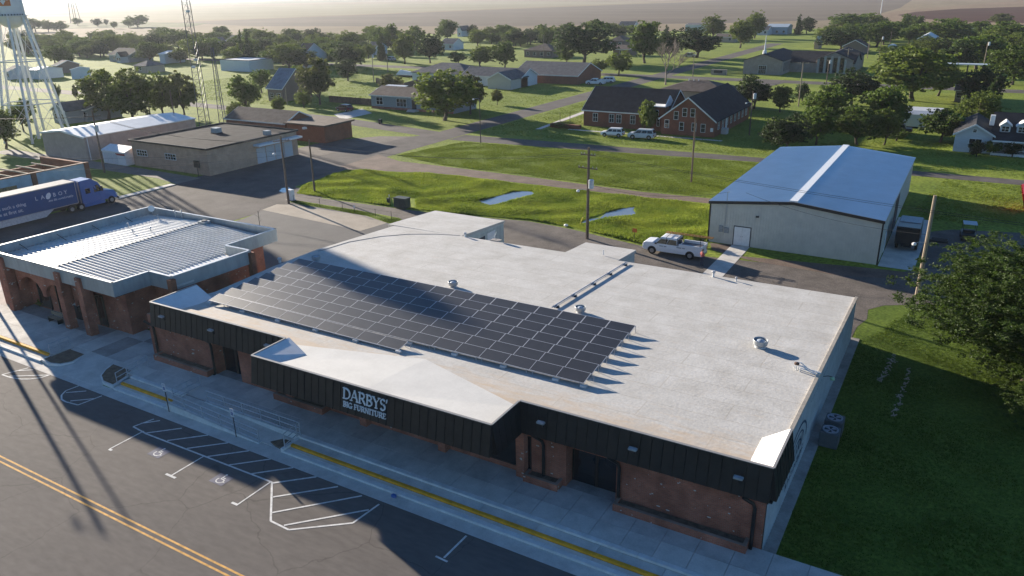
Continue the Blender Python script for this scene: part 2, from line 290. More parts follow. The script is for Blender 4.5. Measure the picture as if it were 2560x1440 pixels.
# ================================================================== STREET EDGE: kerbs, walks, ramp
wsheet('gutter', [(-260,27.75),(90,27.75),(90,28.66),(-260,28.66)], .016, CONC)
SW = tag(mk(MB().box(-45.2,-36,30.2,33.55,.02,.37).box(-36,40,30.2,33.55,.02,.37).box(-52.2,-45.2,30.2,33.55,.02,.37), 'sidewalk', CONCD), kind='structure')
def slab(x0, x1, y0, y1, z0, z1, m=CONC, par=SW, g=.012):
    return mk(MB().box(x0+g, x1-g, y0+g, y1-g, z0, z1+random.uniform(-.002,.002)), 'slab', m, par)
CONCB = mat('concrete_b', (.49,.46,.425), .9, .14, .8, .12, fine=.06); CONCC = mat('concrete_c', (.58,.55,.50), .9, .1, .8, .12, fine=.06)
x = -52.2
while x < 20:
    w = 1.75; x1 = x+w
    slab(x, x1, 30.36, 31.7, .37, .45, random.choice((CONC,CONCC,CONC))); slab(x, x1, 31.7, 33.55, .37, .45, random.choice((CONC,CONCB,CONCB))); x = x1
def kerb(name, x0, x1, y0, y1, z0, z1, m, L_=4.5):
    k = tag(mk(MB().box(x0, x1, y0+.03, y1, z0, z1-.03), name, CONCD), kind='structure')
    n = max(1, round((x1-x0)/L_)); s = (x1-x0)/n
    for i in range(n): mk(MB().box(x0+i*s+.008, x0+(i+1)*s-.008, y0, y1-.002, z0, z1), 'kerb_stone', m, k, bevel=.012)
    return k
for a, b in ((-51.4,-45.3),(-34.0,40)):
    kerb('upper_kerb', a, b, 30.05, 30.36, .3, .455, CONCW)
    kerb('yellow_kerb', a, b, 29.22, 29.44, .15, .31, YEL)
    kerb('street_kerb', a, b, 28.62, 28.95, .0, .16, CONCW)
    lw = tag(mk(MB().box(a, b, 28.95, 29.22, .0, .10), 'lower_walk', CONCD), kind='structure')
    mw = tag(mk(MB().box(a, b, 29.44, 30.05, .0, .25), 'middle_walk', CONCD), kind='structure')
    n = int((b-a)/3.5)
    for i in range(n):
        s = (b-a)/n
        slab(a+i*s, a+(i+1)*s, 28.95, 29.22, .10, .153, CONCC, lw); slab(a+i*s, a+(i+1)*s, 29.44, 30.05, .25, .303, random.choice((CONCC,CONC)), mw)
struct('ramp_paving', MB().poly([(-52,28.6,.017),(-33.9,28.6,.017),(-33.9,30.3,.017),(-52,30.3,.017)]), CONC); struct('entrance_floor', MB().box(-46.2,-43,33.55,34.9,.1,.44).box(-16.8,-13.4,33.55,34.9,.1,.44), CONCD)
# ramp with its kerb walls
struct('wheelchair_ramp', MB().hexa([(-43.2,28.85,-.05),(-34.1,28.85,-.05),(-34.1,30.12,-.05),(-43.2,30.12,-.05),(-43.2,28.85,.44),(-35.2,28.85,.03),(-34.1,30.12,.03),(-43.2,30.12,.44)]).box(-45.3,-43.2,28.85,30.2,0,.44), CONC)
struct('ramp_kerb_wall', MB().hexa([(-45.3,28.6,0),(-36.2,28.6,0),(-36.2,28.85,0),(-45.3,28.85,0),(-45.3,28.6,.58),(-36.2,28.6,.10),(-36.2,28.85,.10),(-45.3,28.85,.58)]), CONCW)
struct('ramp_inner_wall', MB().box(-43.2,-34.0,30.12,30.37,0,.47).box(-34.25,-34.0,28.62,30.12,0,.3), CONCW)
struct('ramp_soil', MB().hexa([(-35.9,29.0,.02),(-34.3,28.8,.02),(-34.3,29.9,.02),(-35.6,29.9,.02),(-35.7,29.1,.07),(-34.4,28.95,.08),(-34.4,29.8,.08),(-35.5,29.8,.07)]), MULCH)
def rail(name, label, pts, post_x, hz=.9, bars=(.9,.5,.12)):
    """pts: (x,y,zbase) polyline; a tubular handrail"""
    p0 = Vector(pts[0]); t = thing(name, label, 'handrail', p0)
    for h in bars: mk(MB().tube([(x,y,z+h) for x,y,z in pts], .034, 6), 'bar', STEEL, t)
    for i in range(post_x+1):
        f = i/post_x*(len(pts)-1); k = min(int(f), len(pts)-2); q = Vector(pts[k]).lerp(Vector(pts[k+1]), f-k)
        p = mk(MB().tube([q, q+Vector((0,0,hz))], .036, 6), 'post', STEEL, t)
        mk(MB().box(q.x-.07,q.x+.07,q.y-.07,q.y+.07,q.z,q.z+.02), 'base_plate', STEEL, p)
    return t
rail('ramp_handrail', 'long steel handrail on the kerb wall of the ramp beside the street', [(-45.2,28.72,.58),(-36.3,28.72,.1)], 5)
rail('ramp_handrail', 'long steel handrail between the ramp and the upper pavement', [(-43.0,30.25,.46),(-34.1,30.25,.46)], 5)
rail('step_handrail', 'short steel handrail across the pavement where the ramp begins', [(-45.35,29.3,.44),(-45.35,31.6,.44)], 2)
rail('step_handrail', 'short steel handrail sloping down beside the planting bed of the ramp', [(-34.15,30.0,.47),(-34.15,28.9,.3)], 1)
rail('step_handrail', 'steel handrail beside the kerbed planting bed near the driveway', [(-51.75,29.2,.16),(-51.75,31.9,.45)], 3, bars=(.9,.5))
rail('step_handrail', 'short steel handrail at the end of the far yellow kerb', [(-61.0,29.6,.3),(-61.0,31.3,.3)], 2, bars=(.9,.5))
# driveway crossing between the two shops, islands, neighbour's pavement
struct('driveway_crossing', MB().hexa([(-59.6,28.3,0),(-52.9,28.3,0),(-52.2,31.4,0),(-60.6,31.4,0),(-59.2,28.3,.03),(-53.3,28.3,.03),(-52.2,31.4,.3),(-60.6,31.4,.3)]).box(-60.6,-52.25,31.4,36.5,0,.3), CONC)
DW = tag(mk(MB().box(-60.5,-52.3,31.45,36.4,.3,.31), 'driveway_paving', CONCD), kind='structure')
for i in range(4):
    for j in range(3): slab(-60.5+i*2.05, -58.45+i*2.05, 31.45+j*1.65, 33.1+j*1.65, .31, .335, random.choice((CONC,CONCD,CONCC,CONCB)), DW)
def island(pts):
    c = Vector((sum(p[0] for p in pts)/len(pts), sum(p[1] for p in pts)/len(pts), 0))
    k = MB().prism([(p[0],p[1],0) for p in pts], (0,0,.24)); o = tag(mk(k, 'kerbed_bed', CONCW), kind='structure')
    mk(MB().poly([(c.x+(p[0]-c.x)*.86, c.y+(p[1]-c.y)*.86, .262) for p in pts]), 'soil', MULCH, o)
island([(-60.9,28.75),(-59.6,28.6),(-58.6,28.9),(-58.1,29.7),(-58.5,31.2),(-61.2,31.2)])
island([(-51.5,28.7),(-52.9,28.75),(-54.0,29.3),(-54.7,30.2),(-55.1,31.15),(-52.2,31.1)])
NW = tag(mk(MB().box(-110,-60.6,29.45,40,0,.28), 'far_sidewalk', CONCD), kind='structure')
for i in range(20):
    for y0, y1 in ((29.68,31.5),(31.5,33.6)): slab(-60.6-(i+1)*1.8, -60.6-i*1.8, y0, y1, .28, .335, random.choice((CONC,CONCC,CONCB)), NW)
kerb('yellow_kerb', -110, -61.0, 29.42, 29.66, .15, .345, YEL)
kerb('street_kerb', -110, -60.9, 28.62, 28.9, 0, .16, CONCW)
struct('lower_walk', MB().box(-110,-61,28.9,29.42,0,.15), CONC)
# ================================================================== PAINT ON THE ROAD
def stripe(mb, a, b, w, z=.02):
    a = Vector((a[0],a[1],0)); b = Vector((b[0],b[1],0)); d = (b-a).normalized(); n = Vector((-d.y,d.x,0))*w/2
    mb.add([(p.x,p.y,z) for p in (a-n,b-n,b+n,a+n)], [(0,1,2,3)])
def gx(p): v = G(*p); return (v.x, v.y)
for yy in (19.28, 19.62):
    m_ = MB(); x = -250
    while x < 85:
        stripe(m_, (x, yy), (x+11.98, yy), .12, .013); x += 12
    struct('centre_line', m_, YELLINE)
def painted(name, px_lines, w=.12, world=()):
    m_ = MB(); z = .018
    for L_ in px_lines:
        for a, b in zip(L_[:-1], L_[1:]): stripe(m_, gx(a), gx(b), w, z); z += .0004
    for a, b in world: stripe(m_, a, b, w, z); z += .0004
    return struct(name, m_, WLINE)
for px, T in ((-44.25, 1), (-38.2, 0), (-32.4, -1)):
    m_ = MB(); stripe(m_, (px,23.55),(px,26.0), .1, .018); stripe(m_, (px-(.45 if T < 1 else .02),23.5),(px+(.45 if T > -1 and T < 1 else (.3 if T > 0 else .05)),23.5), .16, .0184); struct('parking_line', m_, WLINE)
painted('parking_line', [((1166,1340),(1110,1395)), ((1089,1391),(1119,1405))], .12)
painted('parking_hatching', [((385,1048),(333,1067),(366,1085),(680,1206)), ((352,1059),(400,1052)), ((366,1083),(455,1071))])
h0, h1 = Vector(gx((420,1101))), Vector(gx((517,1090))); dv = h1-h0
for i in range(6):
    xo = h0.x+i*1.93; painted('parking_hatching', [], .12, [((xo, 26.0), (xo+dv.x, 27.75))])
painted('parking_hatching', [((680,1206),(677,1303),(722,1325),(882,1308),(948,1261)), ((680,1208),(790,1193)), ((683,1243),(845,1217)), ((681,1282),(905,1240)), ((710,1314),(922,1275))])
painted('corner_hatching', [((197,965),(165,977),(154,988),(154,999),(165,1005),(195,1013),(255,990)), ((165,982),(216,978)), ((176,1003),(237,997))])
painted('corner_hatching', [((71,920),(5,937),(26,944),(52,948),(75,948),(100,945),(124,938)), ((47,927),(83,925)), ((24,941),(122,938))])
def wheelchair_mark(c, s):
    t = MB(); BL = mat('faded_blue_paint', (.16,.16,.20), .9, .15, 2); cx, cy = c
    t.add([(cx-.9*s,cy-.75*s,.0175),(cx+.9*s,cy-.75*s,.0175),(cx+.9*s,cy+.75*s,.0175),(cx-.9*s,cy+.75*s,.0175)], [(0,1,2,3)]); o = struct('accessible_bay_mark', t, BL)
    m_ = MB(); pts = [(cx+.05*s+.42*s*math.cos(a), cy-.15*s+.38*s*math.sin(a)) for a in [rad(k) for k in range(150, 400, 20)]]
    for a, b in zip(pts[:-1], pts[1:]): stripe(m_, a, b, .11*s, .0182)
    for a, b in (((-.1,.6),(-.1,.05)),((-.1,.28),(.32,.28)),((-.1,.07),(.34,.07)),((.34,.1),(.52,-.28)),((.5,-.26),(.68,-.2))): stripe(m_, (cx+a[0]*s,cy+a[1]*s),(cx+b[0]*s,cy+b[1]*s), .11*s, .0186)
    m_.poly([(cx-.1*s+.12*s*math.cos(2*math.pi*k/10), cy+.76*s*1+.0*s+.12*s*math.sin(2*math.pi*k/10), .0186) for k in range(10)]); mk(m_, 'wheelchair_symbol', WLINE, o)
wheelchair_mark(gx((397,1132)), .62); wheelchair_mark(gx((553,1199)), .62)
# ================================================================== MAIN SHOP (flat-roofed furniture store)
def roofz(y, x=-5.6): return 4.9-.0405*(y-33.4)+.006*(x+5.6)
XL, XR, YF, YB = -52.6, -5.6, 33.55, 63.2
def ftop(x): return 5.17+(x+52.2)/46.8*.28
SHOP = thing('furniture_store', 'large low brick shop with white flat roof and black metal fascia along the street', 'shop', (-29,48,0))
# outline of the roof (rear left follows the lot line)
out = [(XL+.5,YF),(XR,YF),(XR,YB),(-44.2,YB),(-52.3,YB),(-52.9,52),(-52.4,46),(-51.2,38.5)]
walls = MB()
walls.box(-5.75,-5.6,YF+.01,YB,0,3.62); walls.hexa([(-5.75,YF+.01,3.62),(-5.6,YF+.01,3.62),(-5.6,YB,3.62),(-5.75,YB,3.62),(-5.75,YF+.01,roofz(YF)),(-5.6,YF+.01,roofz(YF)),(-5.6,YB,roofz(YB)),(-5.75,YB,roofz(YB))])
mk(walls, 'side_wall', mat('side_wall_white', (.50,.52,.53), .7, .1, 1.5), SHOP)
rb = MB()
for i in range(98):
    y = YF+.3+i*.3
    if y < YB-.1: rb.box(-5.6,-5.575,y,y+.06,.02,roofz(y)-.12)
mk(rb, 'wall_ribs', MATS['side_wall_white'], SHOP)
mk(MB().box(-52.5,-5.76,YB-.15,YB,0,roofz(YB,-50)-.25).box(-52.4,-52.25,36,YB-.15,0,3.3), 'rear_wall', WHITEM, SHOP)
# brick front
fr = MB()
for a, b in ((-53.3,-45.9),(-43.2,-16.6),(-13.55,XR)): fr.box(a,b,YF,YF+.25,.2,3.9)
fr.box(-45.9,-43.2,YF+.02,YF+.25,3.1,3.9).box(-16.6,-13.55,YF+.02,YF+.25,3.1,3.9)
fr.box(-53.3,-53.05,YF+.25,37,.2,3.6)
mk(fr, 'brick_front', BRICK, SHOP)
for a, b in ((-45.9,-43.2),(-16.6,-13.55)):
    mk(MB().box(a,b,YF+.9,YF+1.0,.3,3.3), 'door_recess', mat('recess_dark', (.02,.02,.02), .6), SHOP)
    mk(MB().box(a-.12,a-.002,YF+.25,YF+1.0,.3,3.3).box(b+.002,b+.12,YF+.25,YF+1.0,.3,3.3), 'recess_wall', BRICK, SHOP)
    for i in range(2):
        w = (b-a)/2; d = mk(MB().box(a+i*w+.06,a+(i+1)*w-.06,YF+.82,YF+.88,.4,2.75), 'door', GLASS, SHOP)
        mk(MB().box(a+i*w+.02,a+i*w+.1,YF+.78,YF+.9,.4,2.8).box(a+(i+1)*w-.1,a+(i+1)*w-.02,YF+.78,YF+.9,.4,2.8).box(a+i*w+.1,a+(i+1)*w-.1,YF+.78,YF+.9,2.7,2.8), 'door_frame', BLACKM, d)
# shop windows under the canopy
for a in (-37.6,-33.6,-29.6,-25.6,-21.8):
    w = mk(MB().box(a,a+2.9,YF-.04,YF-.012,.9,3.0), 'shop_window', GLASS, SHOP)
    mk(MB().box(a-.06,a,YF-.08,YF-.002,.84,3.06).box(a+2.9,a+2.96,YF-.08,YF-.002,.84,3.06).box(a,a+2.9,YF-.08,YF-.002,3.0,3.06).box(a,a+2.9,YF-.08,YF-.002,.84,.9), 'window_frame', BLACKM, w)
# planters
for a, b in ((-52.3,-46.1),(-39.2,-34.6),(-19.0,-16.8),(-13.4,-6.2)):
    p = mk(MB().box(a,b,YF-.75,YF-.55,.44,.9).box(a,a+.2,YF-.55,YF-.004,.44,.9).box(b-.2,b,YF-.55,YF-.004,.44,.9), 'brick_planter', BRICK, SHOP)
    mk(MB().box(a+.21,b-.21,YF-.54,YF-.01,.46,.78), 'planter_soil', MULCH, p)
# roof deck
rf = MB(); n = len(out)
rf.add([(x,y,roofz(y,x)) for x,y in out]+[(x,y,roofz(y,x)-.18) for x,y in out], [tuple(range(n)), tuple(range(n,2*n))[::-1]]+[(i,(i+1)%n,n+(i+1)%n,n+i) for i in range(n)])
RD = mk(rf, 'roof', ROOF, SHOP)
# left roof edge flashing, right gravel stop, rear edge
lip = MB(); EDG = mat('roof_edge_tan', (.52,.44,.34), .8, .15, 2)
lip.hexa([(-5.72,YF+4.2,roofz(YF+4.2)+.002),(-5.52,YF+4.2,roofz(YF+4.2)-.06),(-5.52,YB,roofz(YB)-.06),(-5.72,YB,roofz(YB)+.002),(-5.72,YF+4.2,roofz(YF+4.2)+.09),(-5.52,YF+4.2,roofz(YF+4.2)+.07),(-5.52,YB,roofz(YB)+.07),(-5.72,YB,roofz(YB)+.09)])
mk(lip, 'gravel_stop', EDG, RD)
# lower rear additions
def addition(x0,x1,y1,z1,z0):
    m_ = MB().hexa([(x0,YB+.01,z0-.25),(x1,YB+.01,z0-.25),(x1,y1,z1-.25),(x0,y1,z1-.25),(x0,YB+.01,z0),(x1,YB+.01,z0),(x1,y1,z1),(x0,y1,z1)])
    mk(m_, 'addition_roof', ROOF, SHOP)
    mk(MB().hexa([(x0+.1,YB+.02,0),(x1-.1,YB+.02,0),(x1-.1,y1-.1,0),(x0+.1,y1-.1,0),(x0+.1,YB+.02,z0-.26),(x1-.1,YB+.02,z0-.26),(x1-.1,y1-.1,z1-.26),(x0+.1,y1-.1,z1-.26)]), 'addition_wall', mat('pale_metal_wall', (.46,.50,.47), .6, .1, 1.2), SHOP)
    r_ = MB()
    for i in range(int((y1-YB)/.3)): r_.box(x1-.1,x1-.07,YB+.2+i*.3,YB+.26+i*.3,.02,min(z0,z1)-.3)
    mk(r_, 'wall_ribs', MATS['pale_metal_wall'], SHOP)
addition(-53.2,-43.6,72.0,2.85,3.46); addition(-31.6,-26.2,67.9,3.2,3.52)
mk(MB().box(-43.69,-43.66,66.3,67.9,1.2,2.2), 'roller_shutter', mat('dark_grey_metal', (.06,.07,.08), .6), SHOP)
mk(MB().box(-43.69,-43.66,68.4,70.0,.1,2.3), 'rear_door', WHITEM, SHOP)
cv = [G(795,617,4.35),G(870,593,4.25),G(950,581,4.05),G(1020,577,3.9),G(1090,578,3.8),G(1150,583,3.72)]
mk(MB().tube([Vector((p.x,p.y,(roofz(p.y,p.x) if p.y < YB else roofz(YB,p.x)-.067*(p.y-YB))+.012)) for p in cv], .03, 5), 'roof_seam', mat('seam_grey', (.3,.28,.26), .9), RD)
# fascia panels (standing seam), one object each
def fascia_run(x0, x1, yt, yb, zb_off=1.85, pitch=.6, parent=SHOP):
    n = max(1, round((x1-x0)/pitch)); s = (x1-x0)/n
    for i in range(n):
        a, b = x0+i*s, x0+(i+1)*s; za, zb = ftop(a), ftop(b)
        m_ = MB().hexa([(a,yb,za-zb_off),(b,yb,zb-zb_off),(b,yb+.35,zb-zb_off),(a,yb+.35,za-zb_off),(a,yt,za),(b,yt,zb),(b,yt+.05,zb),(a,yt+.05,za)])
        m_.hexa([(b-.035,yb-.045,zb-zb_off),(b-.002,yb-.045,zb-zb_off),(b-.002,yb,zb-zb_off),(b-.035,yb,zb-zb_off),(b-.035,yt-.045,zb),(b-.002,yt-.045,zb),(b-.002,yt,zb),(b-.035,yt,zb)])
        mk(m_, 'fascia_panel', BLACKM, parent)
    zc0, zc1 = ftop(x0), ftop(x1)
    mk(MB().hexa([(x0,yt-.06,zc0+.003),(x1,yt-.06,zc1+.003),(x1,yt+.10,zc1+.003),(x0,yt+.10,zc0+.003),(x0,yt-.06,zc0+.04),(x1,yt-.06,zc1+.04),(x1,yt+.10,zc1+.04),(x0,yt+.10,zc0+.04)]), 'fascia_cap', mat('cap_metal', (.26,.25,.24), .5, .05), parent)
def fascia_side(xt, xb, y0, y1, sgn, pitch=.6, parent=SHOP, zoff=1.85):
    z = ftop(xt); n = max(1, round((y1-y0)/pitch)); s = (y1-y0)/n
    for i in range(n):
        a, b = y0+i*s, y0+(i+1)*s
        m_ = MB().hexa([(xb,a,z-zoff),(xb,b,z-zoff),(xb-sgn*.3,b,z-zoff),(xb-sgn*.3,a,z-zoff),(xt,a,z),(xt,b,z),(xt-sgn*.05,b,z),(xt-sgn*.05,a,z)])
        m_.hexa([(xb+sgn*.03,b-.035,z-zoff),(xb+sgn*.03,b-.002,z-zoff),(xb,b-.002,z-zoff),(xb,b-.035,z-zoff),(xt+sgn*.03,b-.035,z),(xt+sgn*.03,b-.002,z),(xt,b-.002,z),(xt,b-.035,z)])
        mk(m_, 'fascia_panel', BLACKM, parent)
    mk(MB().box(min(xt-.06,xt+.06),max(xt-.06,xt+.06),y0-.05,y1,z+.004,z+.045), 'fascia_cap', MATS['cap_metal'], parent)
YT, YBt = 33.3, 33.0
CL, CR, CYT, CYB = -37.75, -19.45, 30.3, 29.98
fascia_run(-52.2, CL-.02, YT, YBt); fascia_run(CR+.02, -5.42, YT, YBt); fascia_run(CL, CR, CYT, CYB)
fascia_side(CL, CL-.3, CYT+.06, YT-.06, -1); fascia_side(CR, CR+.3, CYT+.06, YT-.06, 1)
fascia_side(-52.2, -52.5, YT+.06, 37.6, -1); fascia_side(-5.42, -5.12, YT+.06, 37.4, 1)
mk(MB().box(-52.3,-5.3,33.34,YF-.004,3.42,3.5).box(CL+.05,CR-.05,CYB+.1,33.3,3.42,3.5), 'soffit', TRIMD, SHOP)
# sloped backs of the raised fascia ends
def fascia_back(x0, z0, x1, z1, y0, y1, yr, m=MEMB, name='fascia_back'):
    mk(MB().hexa([(x0,y0,z1-.05),(x1,y0,z1-.05),(x1,yr,z1-.05),(x0,y1,z1-.05),(x0,y0,z0),(x1,y0,z1),(x1,yr,z1),(x0,y1,z0)]), name, m, SHOP)
fascia_back(-52.13, ftop(-52.2), -49.9, roofz(35,-50)-.03, YT+.06, 37.6, 37.2)
fascia_back(-5.49, ftop(-5.4), -6.75, roofz(35)+.01, YT+.06, 37.4, 36.8)
# canopy roof: front cricket
zc = lambda x: ftop(x)-.2
A=(CL+.06,CYT+.06,ftop(CL)-.37); E_=(CR-.06,CYT+.06,zc(CR)); Fm=(-28.6,CYT+.06,ftop(-28.6)-.24); 
Bp=(CL+.06,YT+.3,roofz(33.6,CL)+.03); Cp=(-28.2,36.2,roofz(36.2,-28)+.03); Dp=(CR-.06,YT+.15,roofz(33.5,CR)+.03)
cr = MB(); base = [A,Fm,E_,Dp,Cp,Bp]; cr.add(base+[(p[0],p[1],p[2]-.35) for p in base], [(0,1,4,5),(1,2,3,4),(6,11,10,7),(7,10,9,8)]+[(i,(i+1)%6,6+(i+1)%6,6+i) for i in range(6)])
mk(cr, 'canopy_roof', mat('canopy_membrane', (.56,.545,.51), .7, .05, .5, .15, fine=.03), SHOP)
mk(MB().hexa([(CL+.07,CYT+.07,4.6),(CL+1.75,CYT+.07,4.6),(CL+2.3,YT-.5,4.6),(CL+.07,YT+.25,4.6),(CL+.07,CYT+.07,ftop(CL)),(CL+1.75,CYT+.07,ftop(CL)-.44),(CL+2.3,YT-.5,ftop(CL)-.42),(CL+.07,YT+.25,ftop(CL))]), 'fascia_back', MEMB, SHOP)
# brick wall lower part behind canopy + piers
for x in (-38.2,-31.5,-25.2,-19.6): mk(MB().box(x,x+.55,YF-.5,YF-.004,.45,3.42), 'brick_pier', BRICK, SHOP)
# wall-wash lights standing off the fascia, downspouts
for px in ((403,791),(526,825),(668,863),(1352,1056),(1582,1122),(1846,1194)):
    p = AT(*px, 1, 32.75); l_ = mk(MB().box(p.x-.23,p.x+.23,32.62,32.86,p.z-.07,p.z+.05), 'flood_light', mat('lamp_grey', (.33,.35,.37), .5), SHOP, bevel=.01)
    mk(MB().box(p.x-.05,p.x+.05,32.86,33.05,p.z-.4,p.z-.02), 'light_arm', BLACKM, l_)
for x in (-52.6,-46.0,-18.0,-13.35,-6.1):
    mk(MB().tube([(x-.55,33.1,3.5),(x-.1,YF-.1,3.05),(x,YF-.1,2.8),(x,YF-.1,.5),(x+.02,YF-.3,.47)], .095, 6), 'downspout', BLACKM, SHOP)
# ------------------------------------------------ sign letters
def strokes(ch):
    T, t = .125, .065
    S = lambda x0,x1,y: ((x0,y),(x1,y),.055)
    arc = lambda cx,cy,rx,ry,a0,a1,w,n=9: [((cx+rx*math.cos(rad(a0+(a1-a0)*i/n)), cy+ry*math.sin(rad(a0+(a1-a0)*i/n))), (cx+rx*math.cos(rad(a0+(a1-a0)*(i+1)/n)), cy+ry*math.sin(rad(a0+(a1-a0)*(i+1)/n))), w) for i in range(n)]
    d = {'D': (.82, [((.16,0),(.16,1),T), S(.02,.4,.97), S(.02,.4,.03)]+arc(.34,.5,.42,.46,-90,90,.11)),
         'A': (.82, [((.08,0),(.42,1),t), ((.42,1),(.76,0),T), ((.2,.36),(.62,.36),t), S(-.02,.22,.03), S(.6,.9,.03)]),
         'R': (.78, [((.16,0),(.16,1),T), S(.02,.36,.97), S(.02,.32,.03), ((.2,.48),(.4,.48),t), ((.4,.5),(.74,.0),T)]+arc(.36,.73,.26,.24,-90,90,.11)),
         'B': (.70, [((.16,0),(.16,1),T), S(.02,.36,.97), S(.02,.36,.03), ((.2,.53),(.38,.53),t)]+arc(.34,.75,.24,.22,-90,90,.1)+arc(.34,.28,.3,.25,-90,90,.11)),
         'Y': (.76, [((.38,0),(.38,.48),T), ((.38,.48),(.08,.97),T*.9), ((.38,.48),(.68,.97),t), S(-.04,.2,.97), S(.54,.8,.97), S(.24,.52,.03)]),
         'S': (.58, arc(.28,.74,.2,.23,30,255,.1)+arc(.29,.27,.22,.25,75,-150,.11)),
         "'": (.22, [((.1,1.02),(.06,.74),.09)]),
         'I': (.38, [((.18,0),(.18,1),T), S(.02,.34,.97), S(.02,.34,.03)]),
         'G': (.82, arc(.42,.5,.36,.46,40,320,.11,14)+[((.7,.02),(.7,.4),T), S(.52,.84,.42)]),
         'F': (.62, [((.16,0),(.16,1),T), S(.02,.56,.97), ((.2,.52),(.44,.52),t), S(.02,.34,.03), ((.54,.97),(.54,.8),t), ((.44,.6),(.44,.44),t)]),
         'U': (.82, [((.16,1),(.16,.34),T), ((.66,1),(.66,.34),t), S(.02,.32,.97), S(.52,.8,.97)]+arc(.41,.34,.25,.3,180,360,.1)),
         'N': (.86, [((.14,0),(.14,1),t), ((.14,1),(.7,0),T), ((.7,0),(.7,1),t), S(.0,.26,.03), S(.56,.84,.97)]),
         'T': (.72, [((.36,0),(.36,1),T), S(.02,.7,.97), S(.2,.52,.03), ((.04,.97),(.04,.78),t), ((.68,.97),(.68,.78),t)]),
         'E': (.64, [((.16,0),(.16,1),T), S(.02,.56,.97), S(.02,.6,.03), ((.2,.52),(.46,.52),t), ((.55,.97),(.55,.8),t), ((.59,.03),(.59,.22),t)]), ' ': (.35, [])}
    return d[ch]
SIGN = thing('shop_sign', 'raised white serif lettering DARBYS\' BIG FURNITURE on the black fascia', 'sign', (-29.5,29.9,4.2))
def letters(text, x0, x1, zb, h, name):
    tot = sum(strokes(c)[0] for c in text); sc = (x1-x0)/tot; x = x0; slope = (CYT-CYB)/1.85
    for c in text:
        w, st = strokes(c); m_ = MB()
        for k, (a, b, wd) in enumerate(st):
            pa = Vector((x+a[0]*sc, 0, zb+a[1]*h)); pb = Vector((x+b[0]*sc, 0, zb+b[1]*h)); d = (pb-pa); L_ = d.length or 1; d = d/L_; nn = Vector((-d.z,0,d.x))*wd*h*.5; e = d*wd*h*.22
            q = [pa-nn-e, pb-nn+e, pb+nn+e, pa+nn-e]
            fy = lambda p: CYB+(p.z-(ftop(p.x)-1.85))*slope-.05
            m_.add([(p.x,fy(p)-.06-.0012*k,p.z) for p in q]+[(p.x,fy(p),p.z) for p in q], [(0,1,2,3),(7,6,5,4),(0,4,5,1),(1,5,6,2),(2,6,7,3),(3,7,4,0)])
        if st: mk(m_, name, mat('sign_white', (.74,.76,.78), .5, .03), SIGN)
        x += w*sc
s0, s1 = AT(853,985,1,29.98), AT(962,1015,1,29.98)
sb = AT(854,994,1,30.1); sc_ = AT(856,1011.5,1,30.04); letters("DARBYS'", s0.x, s1.x+.12, sb.z+.03, .68, 'letter'); letters('BIG FURNITURE', s0.x+.05, s1.x, sc_.z-.03, .33, 'letter')
# faded mural letters on the side wall
MUR = thing('wall_mural', 'faded blue arched emblem and lettering painted on the white side wall of the shop', 'mural', (-5.57,39,.2)); INK = mat('mural_ink', (.06,.10,.15), .8, .2, 3)
def wstroke(m_, pts, w, x=-5.566):
    for a, b in zip(pts[:-1], pts[1:]):
        a = Vector((0,*a)); b = Vector((0,*b)); d = (b-a).normalized(); nn = Vector((0,-d.z,d.y))*w/2
        m_.add([(x,p.y,p.z) for p in (a-nn,b-nn,b+nn,a+nn)], [(0,1,2,3)])
for r_, w in ((1.45,.16),(1.1,.1),(.75,.1)):
    m_ = MB(); wstroke(m_, [(41.0+r_*2.1*math.cos(rad(a)), 1.5+r_*1.35*math.sin(rad(a))) for a in range(0,181,15)], w); mk(m_, 'arch', INK, MUR)
for k in range(9):
    m_ = MB(); y = 38.6+k*.56; h = .5
    wstroke(m_, [(y,.75),(y,.75+h)], .11); wstroke(m_, [(y,.75+h),(y+.3,.75+h*(k%3)/2)], .09); wstroke(m_, [(y,.75+h*.5),(y+.3,.75+h*.4)], .08, -5.5655); mk(m_, 'painted_letter', INK, MUR)
for k in range(7):
    m_ = MB(); y = 39.2+k*.55; wstroke(m_, [(y,1.6),(y+.05,2.5)], .13); wstroke(m_, [(y,2.3),(y+.34,1.75)], .1, -5.5655); mk(m_, 'painted_letter', INK, MUR)
for k in range(12):
    m_ = MB(); y = 44.4+k*.5; wstroke(m_, [(y,3.5-.02*k),(y+.3,3.5-.02*k)], .05); mk(m_, 'painted_dash', INK, MUR)
# side strip of concrete along the wall and condensers
struct('side_path', MB().box(-5.58,-4.95,33.6,63.6,0,.06), CONCD)
# ================================================================== SOLAR ARRAY
ARR = thing('solar_array', 'black solar panel array in tilted rows on the white shop roof', 'solar panels', (-33,42,roofz(42)))
PV = mat('pv_glass', (.022,.022,.025), .42, .15, 1.5, spec=.6)
ALU = mat('panel_frame', (.52,.52,.53), .5, .05, 3, metal=.4)
def z6p(x, y): return (480+x/8, 620+y/8)
def z3p(x, y): return (1280+x/4, 720+y/4)
def onroof(px, h):
    z = 5.
    for _ in range(6): q_ = G(*px, z); z = roofz(q_.y, q_.x)+h
    return G(*px, z)
LZ = [(2135,205),(1910,295),(1700,390),(1490,490),(1265,585),(1030,690),(800,795)]; RZ = [(1240,375),(1172,447),(1103,523),(1028,600),(952,680),(870,763),(790,850)]
HR, HF, DEP = .54, .33, 1.07
pw, gap = 1.0, .035
pm = None
def panel_meshes(w):
    e = .028; g_ = MB().box(e,w-e,-DEP+e,-e,-.03,.004); f_ = MB().box(0,w,-e,0,-.035,.008).box(0,w,-DEP,-DEP+e,-.035,.008).box(0,e,-DEP+e,-e,-.035,.008).box(w-e,w,-DEP+e,-e,-.035,.008)
    return g_, f_
tilt = math.atan2(HR-HF, DEP)
rows = []
